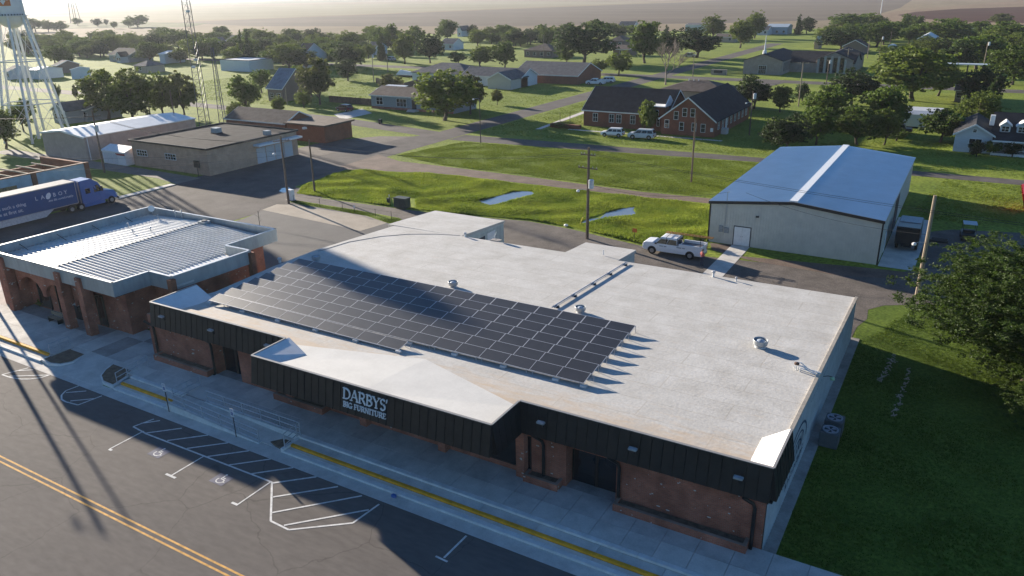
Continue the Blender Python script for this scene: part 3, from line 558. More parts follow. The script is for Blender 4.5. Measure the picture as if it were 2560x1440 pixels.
for a, b in zip(LZ, RZ): rows.append((onroof(z6p(*a), HR), onroof(z3p(*b), HR), 17))
l8 = onroof(z6p(545,910), HR); r7 = rows[-1]; n8 = 10
rows.append((l8, Vector((l8.x+(r7[1].x-r7[0].x)/17*n8, l8.y+(r7[1].y-r7[0].y)/17*n8, l8.z)), n8))
pdata = None
for ri, (a, b, n) in enumerate(rows):
    s = (b-a)/n; w = s.length-gap
    if pdata is None:
        g_, f_ = panel_meshes(w); pdata = []
        for q, mm, nm in ((g_, PV, 'solar_panel'), (f_, ALU, 'frame')):
            me = bpy.data.meshes.new(nm); me.from_pydata(q.v, [], q.f); me.materials.append(mm); pdata.append(me)
    for i in range(n):
        o = mk(None, 'solar_panel', None, ARR, data=pdata[0]); o.location = a+s*i-ARR.location; o.rotation_euler = (tilt, 0, math.atan2(s.y, s.x))
        mk(None, 'frame', None, o, data=pdata[1])
    # rails under the row and posts with ballast along the front edge
    rl = MB(); yf = -DEP*math.cos(tilt)
    rl.tube([a+Vector((0,-.06,-.06)), b+Vector((0,-.06,-.06))], .025, 4); rl.tube([a+Vector((0,yf+.06,HF-HR-.06)), b+Vector((0,yf+.06,HF-HR-.06))], .025, 4); mk(rl, 'rail', ALU, ARR)
    front = ri == 7 or ri == 6
    for i in range(n+1):
        p = a+s*i+Vector((.0,0,0))
        for dx in ((-.22,.22) if front else (0,)):
            q = p+Vector((dx,0,0)); zf = roofz(q.y+yf, q.x)
            pm_ = MB().tube([(q.x,q.y+yf+.05,zf),(q.x,q.y+yf+.05,q.z+HF-HR-.03)], .026, 4).tube([(q.x,q.y-.05,roofz(q.y,q.x)),(q.x,q.y-.05,q.z-.03)], .026, 4); mk(pm_, 'post', ALU, ARR)
        if front and (i % 2 == 0 or i == n):
            zf = roofz(p.y+yf, p.x); mk(MB().box(p.x-.2,p.x+.2,p.y+yf-.12,p.y+yf+.1,zf+.01,zf+.16), 'ballast_block', CONCW, ARR, bevel=.01)
# ================================================================== ROOF FITTINGS
def fan_vent(px, s, label):
    p = onroof(px, 0); t = thing('roof_fan_vent', label, 'roof vent', p, group='round fan vents on the shop roof')
    mk(MB().lathe([(.34*s,0),(.30*s,.12*s)], p, 18), 'curb', mat('vent_base', (.5,.5,.5), .6), t)
    mk(MB().lathe([(.22*s,.12*s),(.42*s,.2*s),(.46*s,.5*s),(.44*s,.52*s),(.40*s,.5*s),(.38*s,.3*s),(.2*s,.24*s)], p, 20), 'housing', mat('vent_metal', (.42,.43,.43), .5, .1, 3, metal=.3), t, smooth=False)
    mk(MB().lathe([(.36*s,.3*s),(.30*s,.42*s),(.16*s,.5*s),(.02*s,.54*s)], p, 16), 'dome', mat('vent_dome', (.40,.45,.50), .4, metal=.3), t, smooth=True)
fan_vent((1900,868), 1.1, 'round fan vent standing alone on the open right part of the shop roof')
fan_vent((1451,781), .92, 'round fan vent behind the rear row of solar panels near the pipe run')
fan_vent((1133,717), .92, 'round fan vent behind the middle of the rear row of solar panels')
fan_vent((791,652), .92, 'round fan vent in shade at the rear left corner of the solar panels')
def pipe_vent(px, h, r, label, capped=True):
    p = onroof(px, 0); t = thing('roof_pipe_vent', label, 'vent pipe', p, group='pipe vents on roofs')
    mk(MB().lathe([(r,0),(r,h)], p, 10), 'pipe', WHITEM, t)
    if capped: mk(MB().lathe([(r*1.5,h-.02),(r*1.7,h+.1),(r*1.3,h+.18)], p, 10), 'cap', mat('vent_metal2', (.45,.45,.46), .5), t)
pipe_vent((1163,592), .3, .1, 'small capped pipe vent near the rear edge left of the satellite dish')
pipe_vent((1783,692), .38, .1, 'capped pipe vent at the rear roof edge above the concrete path')
pipe_vent((1840,690+13), .2, .06, 'low thin pipe at the rear roof edge right of the capped vent')
pipe_vent((1508,637), .5, .05, 'thin pointed pipe on the low rear addition roof', False)
pipe_vent((700,657), .3, .12, 'small vent in shade behind the left end of the solar panels')
p = onroof((1240,601), 0); t = thing('satellite_dish', 'small white satellite dish on a weighted base at the rear roof edge', 'satellite dish', p)
mk(MB().box(p.x-.5,p.x+.5,p.y-.35,p.y+.35,p.z,p.z+.08), 'base', CONCD, t); mk(MB().tube([p+Vector((0,0,.05)),p+Vector((0,0,.45)),p+Vector((.1,.1,.55))], .03, 6), 'mast', STEEL, t)
d_ = MB(); c = p+Vector((0,0,.62)); ax = Vector((-.75,-.35,.35)).normalized(); u = ax.orthogonal().normalized(); w_ = ax.cross(u)
vs_ = []; fs_ = []
for j, (rr, hh) in enumerate(((.02,0),(.17,.015),(.32,.06))):
    for k in range(14): vs_.append(c+u*(rr*math.cos(k*math.pi/7))+w_*(rr*math.sin(k*math.pi/7))+ax*hh)
for j in range(2):
    for k in range(14): fs_.append((j*14+k, j*14+(k+1)%14, (j+1)*14+(k+1)%14, (j+1)*14+k))
mk(d_.add(vs_, fs_), 'reflector', WHITEM, t)
# conduit pipe on blocks across the roof
a, b = onroof((1566,655), .16), onroof((1380,768), .16); t = thing('roof_conduit', 'long grey conduit pipe on small blocks crossing the shop roof', 'pipe', b)
mk(MB().tube([a, b], .06, 8), 'pipe', mat('conduit_grey', (.5,.5,.52), .5), t); mk(MB().tube([a+Vector((.18,0,-.02)), b+Vector((.18,0,-.02))], .03, 6), 'thin_pipe', MATS['conduit_grey'], t)
for f in (.04,.27,.5,.75,.96):
    q = a.lerp(b, f); mk(MB().box(q.x-.18,q.x+.3,q.y-.1,q.y+.1,roofz(q.y,q.x),q.z-.03), 'block', BLACKM, t)
p = onroof((1990,925), 0); t = thing('gas_fitting', 'cluster of pale gas pipes and a regulator with rust stain near the right roof edge', 'pipework', p)
for k, (dx, dy, h) in enumerate(((0,0,.35),(.25,-.15,.25),(-.15,.3,.45),(.1,.15,.3))): mk(MB().tube([p+Vector((dx,dy,0)),p+Vector((dx,dy,h)),p+Vector((dx+.35,dy-.05,h)),p+Vector((dx+.9,dy-.1,.12)),p+Vector((1.2+.1*k,dy-.12,.1))], .035, 6), 'pipe', WHITEM, t)
mk(MB().lathe([(.05,.35),(.16,.4),(.16,.5),(.05,.55)], p, 10), 'regulator', mat('rusty', (.12,.07,.05), .8), t)
p = AT(2081,946,0,-5.05); t = thing('wall_lamp', 'green-white round lamp on an arm from the side wall of the shop', 'lamp', (-5.6,p.y,p.z))
mk(MB().tube([(-5.62,p.y-.2,p.z+.1),(-5.3,p.y-.05,p.z+.14),(p.x,p.y,p.z+.1)], .025, 6), 'arm', TRIMD, t); mk(MB().lathe([(.06,.1),(.14,.04),(.16,-.08),(.08,-.14)], p, 12), 'lens', mat('lamp_green', (.45,.65,.4), .3), t, smooth=True)
for k, (px, lab) in enumerate((((2075,1042), 'twin-fan air conditioning condenser on the grass beside the shop, far one'), ((2065,1072), 'twin-fan air conditioning condenser on the grass beside the shop, near one'))):
    q = G(*px, 1.05); t = thing('condenser', lab, 'air conditioner', (-4.42,q.y,0)); c = Vector((-4.42, q.y, 0)); 
    mk(MB().box(c.x-.55,c.x+.55,c.y-.55,c.y+.55,.05,1.05), 'case', mat('condenser_grey', (.11,.115,.12), .5, .1), t, bevel=.03)
    f_ = mk(MB().lathe([(.46,1.052),(.48,1.12),(.40,1.12),(.39,1.06)], c, 22), 'fan_ring', mat('fan_ring', (.30,.32,.36), .5), t)
    for bl in range(4):
        an = bl*math.pi/2; mk(MB().hexa([c+Vector((math.cos(an+s_)*r_, math.sin(an+s_)*r_, z_)) for z_ in (1.07,1.085) for s_, r_ in ((0,.06),(-.3,.37),(.35,.37),(.6,.06))]), 'fan_blade', BLACKM, f_)
# ================================================================== NEIGHBOUR SHOP (metal parapet)
NB = thing('brick_bank', 'brown brick shop with galvanized parapet, brick pillars and ribbed metal roof', 'shop', (-66,42,.3))
po = [(-76.0,33.5),(-57.0,33.5),(-56.8,36.7),(-54.0,36.7),(-53.6,44.7),(-56.8,44.7),(-56.6,50.6),(-75.6,50.4)]
PT, PB = 5.8, 4.6
def parapet(pts, z0, z1, t, m, parent):
    n = len(pts); cx = sum(p[0] for p in pts)/n; cy = sum(p[1] for p in pts)/n
    for i in range(n):
        a = Vector((*pts[i],0)); b = Vector((*pts[(i+1)%n],0)); d = (b-a).normalized(); nn = Vector((-d.y,d.x,0))*t
        mk(MB().hexa([Vector((p.x,p.y,z)) for z in (z0,z1) for p in (a,b,b+nn,a+nn)]), 'parapet_panel', m, parent)
        mk(MB().hexa([Vector((p.x,p.y,z)) for z in (z1+.002,z1+.05) for p in (a-nn*.2-d*.03,b-nn*.2+d*.03,b+nn*1.3,a+nn*1.3)]), 'coping', mat('coping', (.55,.57,.58), .4, metal=.3), parent)
parapet(po, PB, PT, .14, GALV, NB)
# inner roof, two slopes
zr, ze, xr = 5.35, 5.0, -66.6
def nbroof(x0, z0, x1, z1, y0, y1, rh_):
    m_ = MB().hexa([(x0,y0,z0-.1),(x1,y0,z1-.1),(x1,y1,z1-.1),(x0,y1,z0-.1),(x0,y0,z0),(x1,y0,z1),(x1,y1,z1),(x0,y1,z0)]); o = mk(m_, 'roof_slope', GALVL, NB)
    r_ = MB(); k = y0+.2
    while k < y1-.1:
        r_.hexa([(x0,k,z0),(x1,k,z1),(x1,k+.10,z1),(x0,k+.10,z0),(x0,k+.02,z0+rh_),(x1,k+.02,z1+rh_),(x1,k+.08,z1+rh_),(x0,k+.08,z0+rh_)]); k += .42
    mk(r_, 'roof_ribs', GALVL, o)
nbroof(-75.6, ze, xr-.06, zr, 33.7, 50.2, .07); nbroof(xr+.06, zr, -57.1, ze, 33.7, 50.2, .12); 
mk(MB().box(-57.1,-53.9,36.9,44.5,4.8,4.96), 'bay_roof', GALVL, NB)
mk(MB().box(xr-.2,xr+.2,33.7,50.2,zr-.02,zr+.1), 'ridge_cap', mat('ridge_dark', (.22,.23,.24), .5, metal=.3), NB)
mk(MB().box(-73.2,-58.4,35.2,50.2,.3,4.8).box(-75.7,-73.2,34.0,50.2,.3,4.8).box(-58.4,-55.6,38,43.6,.3,4.6), 'brick_wall', BRICK, NB)
mk(MB().box(-75.9,-57.1,33.65,35.2,4.5,4.6), 'soffit', TRIMD, NB)
for x in (-73.3,-64.6,-61.6): mk(MB().box(x-.35,x+.35,33.3,34.0,.3,5.5), 'brick_pillar', BRICK, NB)
for x, y in ((-53.9,36.6),(-53.55,44.6)): mk(MB().box(x-.25,x+.25,y-.25,y+.25,.3,5.65), 'brick_pillar', BRICK2, NB)
for x, w in ((-75.2,1.2),(-71.6,1.6),(-68.6,1.7),(-62.6,.9)):
    o = mk(MB().box(x,x+w,35.12,35.18,.45,3.2), 'shop_window', GLASS, NB); mk(MB().box(x-.06,x,35.05,35.2,.4,3.2).box(x+w,x+w+.06,35.05,35.2,.4,3.2).box(x,x+w,35.05,35.2,3.2,3.3), 'window_frame', BLACKM, o)
# arches between pillars
ar = MB(); 
for x0, x1 in ((-73.0,-68.9),(-68.9,-65.0),(-64.3,-61.9)):
    c = (x0+x1)/2; r_ = (x1-x0)/2-.25; pts = [(x0,4.5),(x0,2.2),(c-r_,2.2)]+[(c-r_*math.cos(rad(k)), 2.2+r_*.85*math.sin(rad(k))) for k in range(15,180,15)]+[(c+r_,2.2),(x1,2.2),(x1,4.5)]
    ar.prism([(a,34.2,b) for a,b in pts], (0,.35,0))
mk(ar, 'brick_arches', BRICK, NB)
d_ = mk(MB().box(-66.3,-65.2,35.0,35.1,.35,2.6), 'door', GLASS, NB); mk(MB().box(-66.2,-65.4,34.96,34.99,1.7,2.0), 'door_notice', mat('notice', (.4,.42,.42), .6), d_)
t = thing('park_bench', 'wooden slat bench under the arches of the brick bank', 'bench', (-67.0,33.6,.33), 0)
for k in range(3): mk(MB().box(-.85,.85,-.2+k*.15,-.08+k*.15,.42,.46), 'seat_slat', WOODL, t, world=False)
for k in range(2): mk(MB().box(-.85,.85,.24,.28,.58+k*.16,.70+k*.16), 'back_slat', WOODL, t, world=False)
for x in (-.7,.7): mk(MB().box(x-.03,x+.03,-.2,.3,0,.42).box(x-.03,x+.03,.28,.32,.42,.88), 'leg', BLACKM, t, world=False)
# neighbour roof clutter
def stand(name, label, cat, loc, parts):
    t = thing(name, label, cat, loc)
    for nm, mb, m in parts: mk(mb, nm, m, t, world=False)
    return t
q = G(512,563,5.2); stand('rooftop_unit', 'small grey cooling unit on the ribbed metal roof', 'air conditioner', q, [('case', MB().box(-.5,.5,-.4,.4,0,.45), GALV), ('fan_cover', MB().lathe([(.3,.45),(.28,.52)], (0,0,0), 12), BLACKM), ('pipe', MB().tube([(.5,0,.2),(.8,0,.2),(.8,0,0)], .04), STEEL)])
q = G(651,575,5.0); t = thing('roof_antenna', 'bare branching aerial at the rear right corner of the metal parapet', 'antenna', (q.x,q.y,4.8))
mk(MB().tube([(0,0,0),(0,0,2.2)], .025, 6), 'mast', BLACKM, t, world=False)
for k in range(5): mk(MB().tube([(0,0,1.0+.25*k),(.35*math.cos(k*1.9),.35*math.sin(k*1.9),1.35+.25*k)], .012, 5), 'branch', BLACKM, t, world=False)
for k, (px, h) in enumerate((((322,570),.45),((333,586),.35),((378,582),.5),((440,548),.9),((456,548),.9),((395,546),.3))):
    q = G(*px, 5.15); t = thing('roof_flue', ['short flue pipe on the bright slope nearest the ridge end','tiny flue pipe low on the bright roof slope','flue pipe beside the dark ridge of the metal roof','tall flue pipe by the rear parapet, left one','tall flue pipe by the rear parapet, right one','bent flue near the far corner of the metal roof'][k], 'flue', q)
    mk(MB().tube([(0,0,-.1),(0,0,h)], .05, 8), 'pipe', STEEL, t, world=False); mk(MB().lathe([(.09,h),(.10,h+.06),(.03,h+.12)], (0,0,0), 8), 'cap', STEEL, t, world=False)
q = G(380,527,5.75); t = thing('satellite_dish', 'pale satellite dish on the far left corner of the metal parapet', 'satellite dish', q); mk(MB().tube([(0,0,-.3),(0,0,.2)], .03), 'mast', STEEL, t, world=False); mk(MB().tube([(0,0,.25),(.06,-.06,.27),(.12,-.12,.29)], [.12,.3,.34], 14), 'reflector', WHITEM, t, world=False)
for k in range(4):
    a = Vector((-75.85,36.5+k*3.6,5.5)); mk(MB().tube([a, a+Vector((1.7,0,-.5))], .03, 5), 'parapet_brace', TRIMD, NB)
# ================================================================== METAL SHED (blue-lit roof)
SH = thing('metal_shed', 'long pale metal storage shed with low gable roof and white ridge strip', 'shed', (-15,95,0))
sx0, sx1, sy0, sy1 = -23.75, -6.0, 83.75, 118.5; eh, rh = 4.7, 5.6; xm = (sx0+sx1)/2
SHW = mat('shed_wall', (.58,.56,.49), .6, .06, 1.2); SHR = mat('shed_roof', (.52,.58,.66), .28, .04, .5, metal=.9)
mk(MB().prism([(sx0,sy0,0),(sx1,sy0,0),(sx1,sy0,eh),(xm,sy0,rh),(sx0,sy0,eh)], (0,sy1-sy0,0)), 'wall', SHW, SH)
r_ = MB()
for i in range(59):
    x = sx0+.15+i*.3; zt = eh+(rh-eh)*(1-abs(x-xm)/(xm-sx0)); r_.hexa([(x,sy0-.045,.05),(x+.09,sy0-.045,.05),(x+.09,sy0,.05),(x,sy0,.05),(x,sy0-.045,zt-.1),(x+.09,sy0-.045,zt-.1),(x+.09,sy0,zt-.1),(x,sy0,zt-.1)])
for i in range(115):
    y = sy0+.15+i*.3; r_.box(sx1,sx1+.025,y,y+.09,.05,eh-.1)
mk(r_, 'wall_ribs', SHW, SH)
for s, xa in ((-1, sx0-.15), (1, sx1+.15)):
    z1 = eh-.02; m_ = MB().hexa([(xm,sy0-.2,rh+.02),(xa,sy0-.2,z1),(xa,sy1+.2,z1),(xm,sy1+.2,rh+.02),(xm,sy0-.2,rh+.1),(xa,sy0-.2,z1+.08),(xa,sy1+.2,z1+.08),(xm,sy1+.2,rh+.1)]); o = mk(m_, 'roof_slope', SHR, SH)
    rr = MB()
    for i in range(116):
        y = sy0-.1+i*.3
        rr.hexa([(xm+s*.3,y,rh+.08),(xa,y,z1+.07),(xa,y+.06,z1+.07),(xm+s*.3,y+.06,rh+.08),(xm+s*.3,y+.01,rh+.12),(xa,y+.01,z1+.11),(xa,y+.05,z1+.11),(xm+s*.3,y+.05,rh+.12)])
    mk(rr, 'roof_ribs', SHR, o)
    mk(MB().hexa([(xm,sy0-.24,rh-.25),(xa,sy0-.24,z1-.25),(xa,sy0-.2,z1-.25),(xm,sy0-.2,rh-.25),(xm,sy0-.24,rh+.06),(xa,sy0-.24,z1+.06),(xa,sy0-.2,z1+.06),(xm,sy0-.2,rh+.06)]), 'verge_trim', TRIMD, SH)
mk(MB().hexa([(xm-.45,sy0-.22,rh+.08),(xm+.45,sy0-.22,rh+.08),(xm+.45,sy1+.2,rh+.08),(xm-.45,sy1+.2,rh+.08),(xm-.4,sy0-.22,rh+.2),(xm+.4,sy0-.22,rh+.2),(xm+.4,sy1+.2,rh+.2),(xm-.4,sy1+.2,rh+.2)]), 'ridge_cap', mat('ridge_white', (.70,.72,.74), .5, .05), SH)
mk(MB().box(sx0-.05,sx0+.12,sy0-.06,sy0-.03,0,eh), 'corner_trim', TRIMD, SH); mk(MB().box(sx1-.1,sx1+.06,sy0-.06,sy0-.03,0,eh), 'corner_trim', TRIMD, SH)
dx0, dx1 = AT(1833,608,1,sy0).x, AT(1873,613,1,sy0).x
for i in range(2):
    w = (dx1-dx0)/2; d_ = mk(MB().box(dx0+i*w+.01,dx0+(i+1)*w-.01,sy0-.07,sy0-.03,.08,2.15), 'door', WHITEM, SH); mk(MB().box(dx0+w-.12+i*.18,dx0+w-.06+i*.18,sy0-.12,sy0-.07,1.05,1.15), 'handle', STEEL, d_)
mk(MB().box(dx0-.08,dx0,sy0-.08,sy0-.03,0,2.25).box(dx1,dx1+.08,sy0-.08,sy0-.03,0,2.25).box(dx0,dx1,sy0-.08,sy0-.03,2.17,2.25), 'door_frame', TRIMD, SH)
for x, z, w, h in ((-22.55,1.35,.45,.7),(-21.95,1.3,.5,.6)): mk(MB().box(x,x+w,sy0-.2,sy0-.03,z,z+h), 'meter_box', mat('meter_grey', (.28,.30,.31), .5), SH, bevel=.01)
mk(MB().tube([(-21.9,sy0-.1,2.0),(-21.9,sy0-.1,5.9),(-21.7,sy0-.1,6.0)], .045, 6), 'service_mast', STEEL, SH)
mk(MB().box(-18.6,-18.3,sy0-.25,sy0-.03,3.5,3.65), 'wall_light', BLACKM, SH)
mk(MB().box(sx1+.03,sx1+.06,96,100.5,.1,3.9), 'roller_door', mat('opening_dark', (.03,.035,.04), .6), SH); mk(MB().box(sx1+.03,sx1+.07,88,89.1,.1,2.1), 'side_door', WHITEM, SH)
wsheet('shed_path', [(dx0-.1,sy0-.1),(dx1+.1,sy0-.1),(dx1+.2,66.5),(dx0-.1,66.5)], .03, CONC)
wsheet('shed_apron', [(-5.9,83.4),(-2.6,83.4),(-2.2,104),(-5.9,104)], .03, CONC)
gsheet('shed_dirt', [(1775,608),(1832,612),(1845,640),(2190,672),(2300,685),(2300,700),(2100,690),(1870,650),(1780,625)], .022, DIRT)
# ================================================================== HOUSE KIT
def wbox(par, face, c, u, z, w, h, fm=WHITEM, gm=GLASS, mull=1):
    """window on a wall facing -y ('f'), +x ('r') or -x ('l'); c is the wall plane, u its centre along the wall"""
    sg = {'f': -1, 'r': 1, 'l': -1}[face]; e = .07
    def bx(u0, u1, z0, z1, d0, d1):
        a, b = sorted((c+sg*d0, c+sg*d1)); return (u0,u1,a,b,z0,z1) if face == 'f' else (a,b,u0,u1,z0,z1)
    m_ = MB()
    for q in ((u-w/2-e,u+w/2+e,z+h,z+h+e),(u-w/2-e,u+w/2+e,z-e,z),(u-w/2-e,u-w/2,z,z+h),(u+w/2,u+w/2+e,z,z+h)): m_.box(*bx(*q, .0, .06))
    for k in range(1, mull+1): m_.box(*bx(u-w/2+w*k/(mull+1)-.025, u-w/2+w*k/(mull+1)+.025, z, z+h, .022, .055))
    m_.box(*bx(u-w/2, u+w/2, z+h*.5-.025, z+h*.5+.025, .021, .05))
    o = mk(m_, 'window', fm, par); mk(MB().box(*bx(u-w/2, u+w/2, z, z+h, .004, .02)), 'pane', gm, o); return o
def gable(par, x0, x1, y0, y1, z0, eh, rh, axis, wm, rm, ov=.35, trim=WHITEM, th=.14, wall=True):
    if axis == 'x':
        ym = (y0+y1)/2
        if wall: mk(MB().prism([(x0,y0,z0),(x0,y1,z0),(x0,y1,eh),(x0,ym,rh),(x0,y0,eh)], (x1-x0,0,0)), 'wall', wm, par)
        for s, ya in ((-1,y0-ov),(1,y1+ov)):
            ze_ = eh-(rh-eh)*ov/(ym-y0)
            mk(MB().hexa([(x0-ov,ya,ze_),(x1+ov,ya,ze_),(x1+ov,ym,rh),(x0-ov,ym,rh),(x0-ov,ya,ze_+th),(x1+ov,ya,ze_+th),(x1+ov,ym,rh+th),(x0-ov,ym,rh+th)]), 'roof', rm, par)
            if trim: mk(MB().box(x0-ov,x1+ov,min(ya-.05*-s,ya+.05*s) if s > 0 else ya-.05,max(ya+.05,ya) if s > 0 else ya,ze_-.08,ze_+th-.01), 'eave_trim', trim, par)
            if trim:
                for xe, dx in ((x0-ov,-.05),(x1+ov,.05)): mk(MB().hexa([(xe,ya,ze_-.1),(xe+dx,ya,ze_-.1),(xe+dx,ym,rh-.1),(xe,ym,rh-.1),(xe,ya,ze_+th+.01),(xe+dx,ya,ze_+th+.01),(xe+dx,ym,rh+th+.01),(xe,ym,rh+th+.01)]), 'verge_trim', trim, par)
    else:
        xm_ = (x0+x1)/2
        if wall: mk(MB().prism([(x0,y0,z0),(x1,y0,z0),(x1,y0,eh),(xm_,y0,rh),(x0,y0,eh)], (0,y1-y0,0)), 'wall', wm, par)
        for s, xa in ((-1,x0-ov),(1,x1+ov)):
            ze_ = eh-(rh-eh)*ov/(xm_-x0)
            mk(MB().hexa([(xa,y0-ov,ze_),(xm_,y0-ov,rh),(xm_,y1+ov,rh),(xa,y1+ov,ze_),(xa,y0-ov,ze_+th),(xm_,y0-ov,rh+th),(xm_,y1+ov,rh+th),(xa,y1+ov,ze_+th)]), 'roof', rm, par)
            if trim: mk(MB().hexa([(xa,y0-ov-.06,ze_-.14),(xm_,y0-ov-.06,rh-.14),(xm_,y0-ov,rh-.14),(xa,y0-ov,ze_-.14),(xa,y0-ov-.06,ze_+th+.01),(xm_,y0-ov-.06,rh+th+.01),(xm_,y0-ov,rh+th+.01),(xa,y0-ov,ze_+th+.01)]), 'verge_trim', trim, par)
def hip(par, x0, x1, y0, y1, z0, eh, rh, wm, rm, ov=.4, wall=True):
    if wall: mk(MB().box(x0,x1,y0,y1,z0,eh), 'wall', wm, par)
    a0, a1, b0, b1 = x0-ov, x1+ov, y0-ov, y1+ov; d = min(a1-a0, b1-b0)/2
    r = [(a0+d,(b0+b1)/2,rh),(a1-d,(b0+b1)/2,rh)] if a1-a0 > b1-b0 else [((a0+a1)/2,b0+d,rh),((a0+a1)/2,b1-d,rh)]
    v = [(a0,b0,eh),(a1,b0,eh),(a1,b1,eh),(a0,b1,eh)]+r
    fs = [(0,1,5,4),(1,2,5),(2,3,4,5),(3,0,4)] if a1-a0 > b1-b0 else [(0,1,4),(1,2,5,4),(2,3,5),(3,0,4,5)]
    mk(MB().add(v+[(p[0],p[1],p[2]-.15) for p in v[:4]], fs+[(6,7,8,9),(0,1,7,6),(1,2,8,7),(2,3,9,8),(3,0,6,9)]), 'roof', rm, par)
def flat(par, x0, x1, y0, y1, h, wm, rm, ov=.0, par_h=.25):
    mk(MB().box(x0,x1,y0,y1,0,h), 'wall', wm, par); mk(MB().box(x0-ov+.15,x1+ov-.15,y0-ov+.15,y1+ov-.15,h+.002,h+.06), 'roof', rm, par)
    m_ = MB().box(x0-ov,x1+ov,y0-ov,y0-ov+.15,h,h+par_h).box(x0-ov,x1+ov,y1+ov-.15,y1+ov,h,h+par_h).box(x0-ov,x0-ov+.15,y0-ov+.15,y1+ov-.15,h,h+par_h).box(x1+ov-.15,x1+ov,y0-ov+.15,y1+ov-.15,h,h+par_h)
    mk(m_, 'roof_edge', TRIMD, par)
SID = {k: mat('siding_'+k, c, .75, .08, 2, stretch=(.5,.5,9)) for k, c in dict(grey=(.26,.29,.31), white=(.60,.62,.62), cream=(.50,.46,.38), tan=(.38,.31,.24), blue=(.33,.40,.46), pale=(.50,.53,.55), brown=(.20,.15,.12), pink=(.55,.38,.28)).items()}
# ---- brick gable church (right of centre)
CH = thing('brick_church_hall', 'red brick hall with steep black roofs, white trim and a front gable', 'church hall', (-56,160,0))
gable(CH, -71.3, -53.0, 151.0, 164.0, 0, 3.4, 7.4, 'x', BRICKCH, SHING)
gable(CH, -53.0, -42.4, 148.2, 174.0, 0, 3.3, 7.3, 'y', BRICKCH, SHING, ov=.5)
mk(MB().box(-57.0,-53.2,150.4,152.5,0,4.9), 'stair_wall', BRICKCH, CH); mk(MB().box(-57.3,-53.0,150.0,153.5,4.9,5.05), 'stair_roof', WHITEM, CH); mk(MB().prism([(-53.05,150.4,5.05),(-53.05,155.4,5.05),(-53.05,152.9,6.9)], (-.2,0,0)), 'stair_gable', WHITEM, CH)
for x in (-68.6,-64.9,-63.3,-60.2): wbox(CH, 'f', 151.0, x, 1.1, 1.0, 1.6)
for x, z in ((-51.9,1.3),(-48.9,1.0),(-46.4,1.0),(-44.6,.9),(-50.1,3.0),(-48.4,3.7),(-46.8,3.7)): wbox(CH, 'f', 148.2, x, z, .8, 1.5, mull=0)
for z, x in ((3.2,-56.2),(3.2,-54.8),(1.1,-54.5)): wbox(CH, 'f', 150.4, x, z, .5, 1.0 if z > 2 else 1.6, mull=0)
for k in range(8): wbox(CH, 'r', -42.4, 151+k*2.9, 1.2, 1.0, 1.5)
mk(MB().box(-42.38,-42.3,155.6,156.7,.1,2.6), 'side_door', WHITEM, CH); mk(MB().box(-42.3,-41.2,152.6,154,0,1.1), 'condenser', mat('unit_pale', (.5,.52,.52), .6), CH)
mk(MB().box(-43.1,-42.6,148.0,148.19,1.1,1.8), 'meter_box', WHITEM, CH)
# ---- hip-roofed hall behind it
t = thing('hip_roof_hall', 'low hall with dark brown hip roof behind the brick church hall', 'building', (-60,184,0)); hip(t, -66.5, -50.5, 183, 195, 0, 4.2, 6.2, SID['tan'], SHINGB)
for k in range(3): mk(MB().lathe([(.1,0),(.1,.5)], (-61+k*1.2,188.4,5.9), 8), 'roof_vent', WHITEM, t)
# ---- long brick church with grey roof
t = thing('long_brick_hall', 'long red brick hall with plain grey gable roof beside the parked pickup', 'church hall', (-117,226,0)); gable(t, -127.8, -105.6, 218.6, 236, 0, 2.6, 5.7, 'x', BRICKCH, SHINGG)
wbox(t, 'f', 218.6, -126.8, .3, .9, 1.7, mull=0); wbox(t, 'f', 218.6, -124.4, 1.3, 1.4, .6, mull=0); mk(MB().box(-112,-111.8,225,225.2,4.6,5.0), 'vent', WHITEM, t)
# ---- tan church with spire
t = thing('tan_church', 'sprawling pale brick church with black roofs and a slim white spire', 'church', (-55,275,0)); TANW = mat('church_wall', (.34,.28,.23), .9, .1, 1)
gable(t, -68.4, -56.0, 267.5, 296, 0, 4.4, 6.4, 'y', TANW, SHING, trim=None); gable(t, -56.4, -36, 279.5, 294, 0, 3.3, 6.2, 'x', TANW, SHING, trim=None); gable(t, -47.5, -36.4, 278.5, 305, 0, 4.4, 6.6, 'y', TANW, SHING, trim=None)
mk(MB().lathe([(.7,0),(.6,1.5),(.3,1.6),(.04,6.6)], (-62.5,270,5.9), 8), 'spire', WHITEM, t)
wbox(t, 'f', 267.5, -62.2, .2, 2.4, 2.6, WHITEM, GLASS, 3)
for k in range(5):
    mk(MB().box(-47.2+k*2.1,-46.6+k*2.1,278.1,278.48,0,4.4+ (1.0 if 0 < k < 4 else 0)), 'buttress', mat('pale_stone', (.5,.44,.37), .9), t)
    if k < 4: mk(MB().box(-46.4+k*2.1,-45.3+k*2.1,278.4,278.49,.3,4.9), 'tall_window', GLASS, t)
for k in range(6): mk(MB().box(-56.02,-55.96,270+k*1.7,270.5+k*1.7,1,3.6), 'slit_window', GLASS, t)
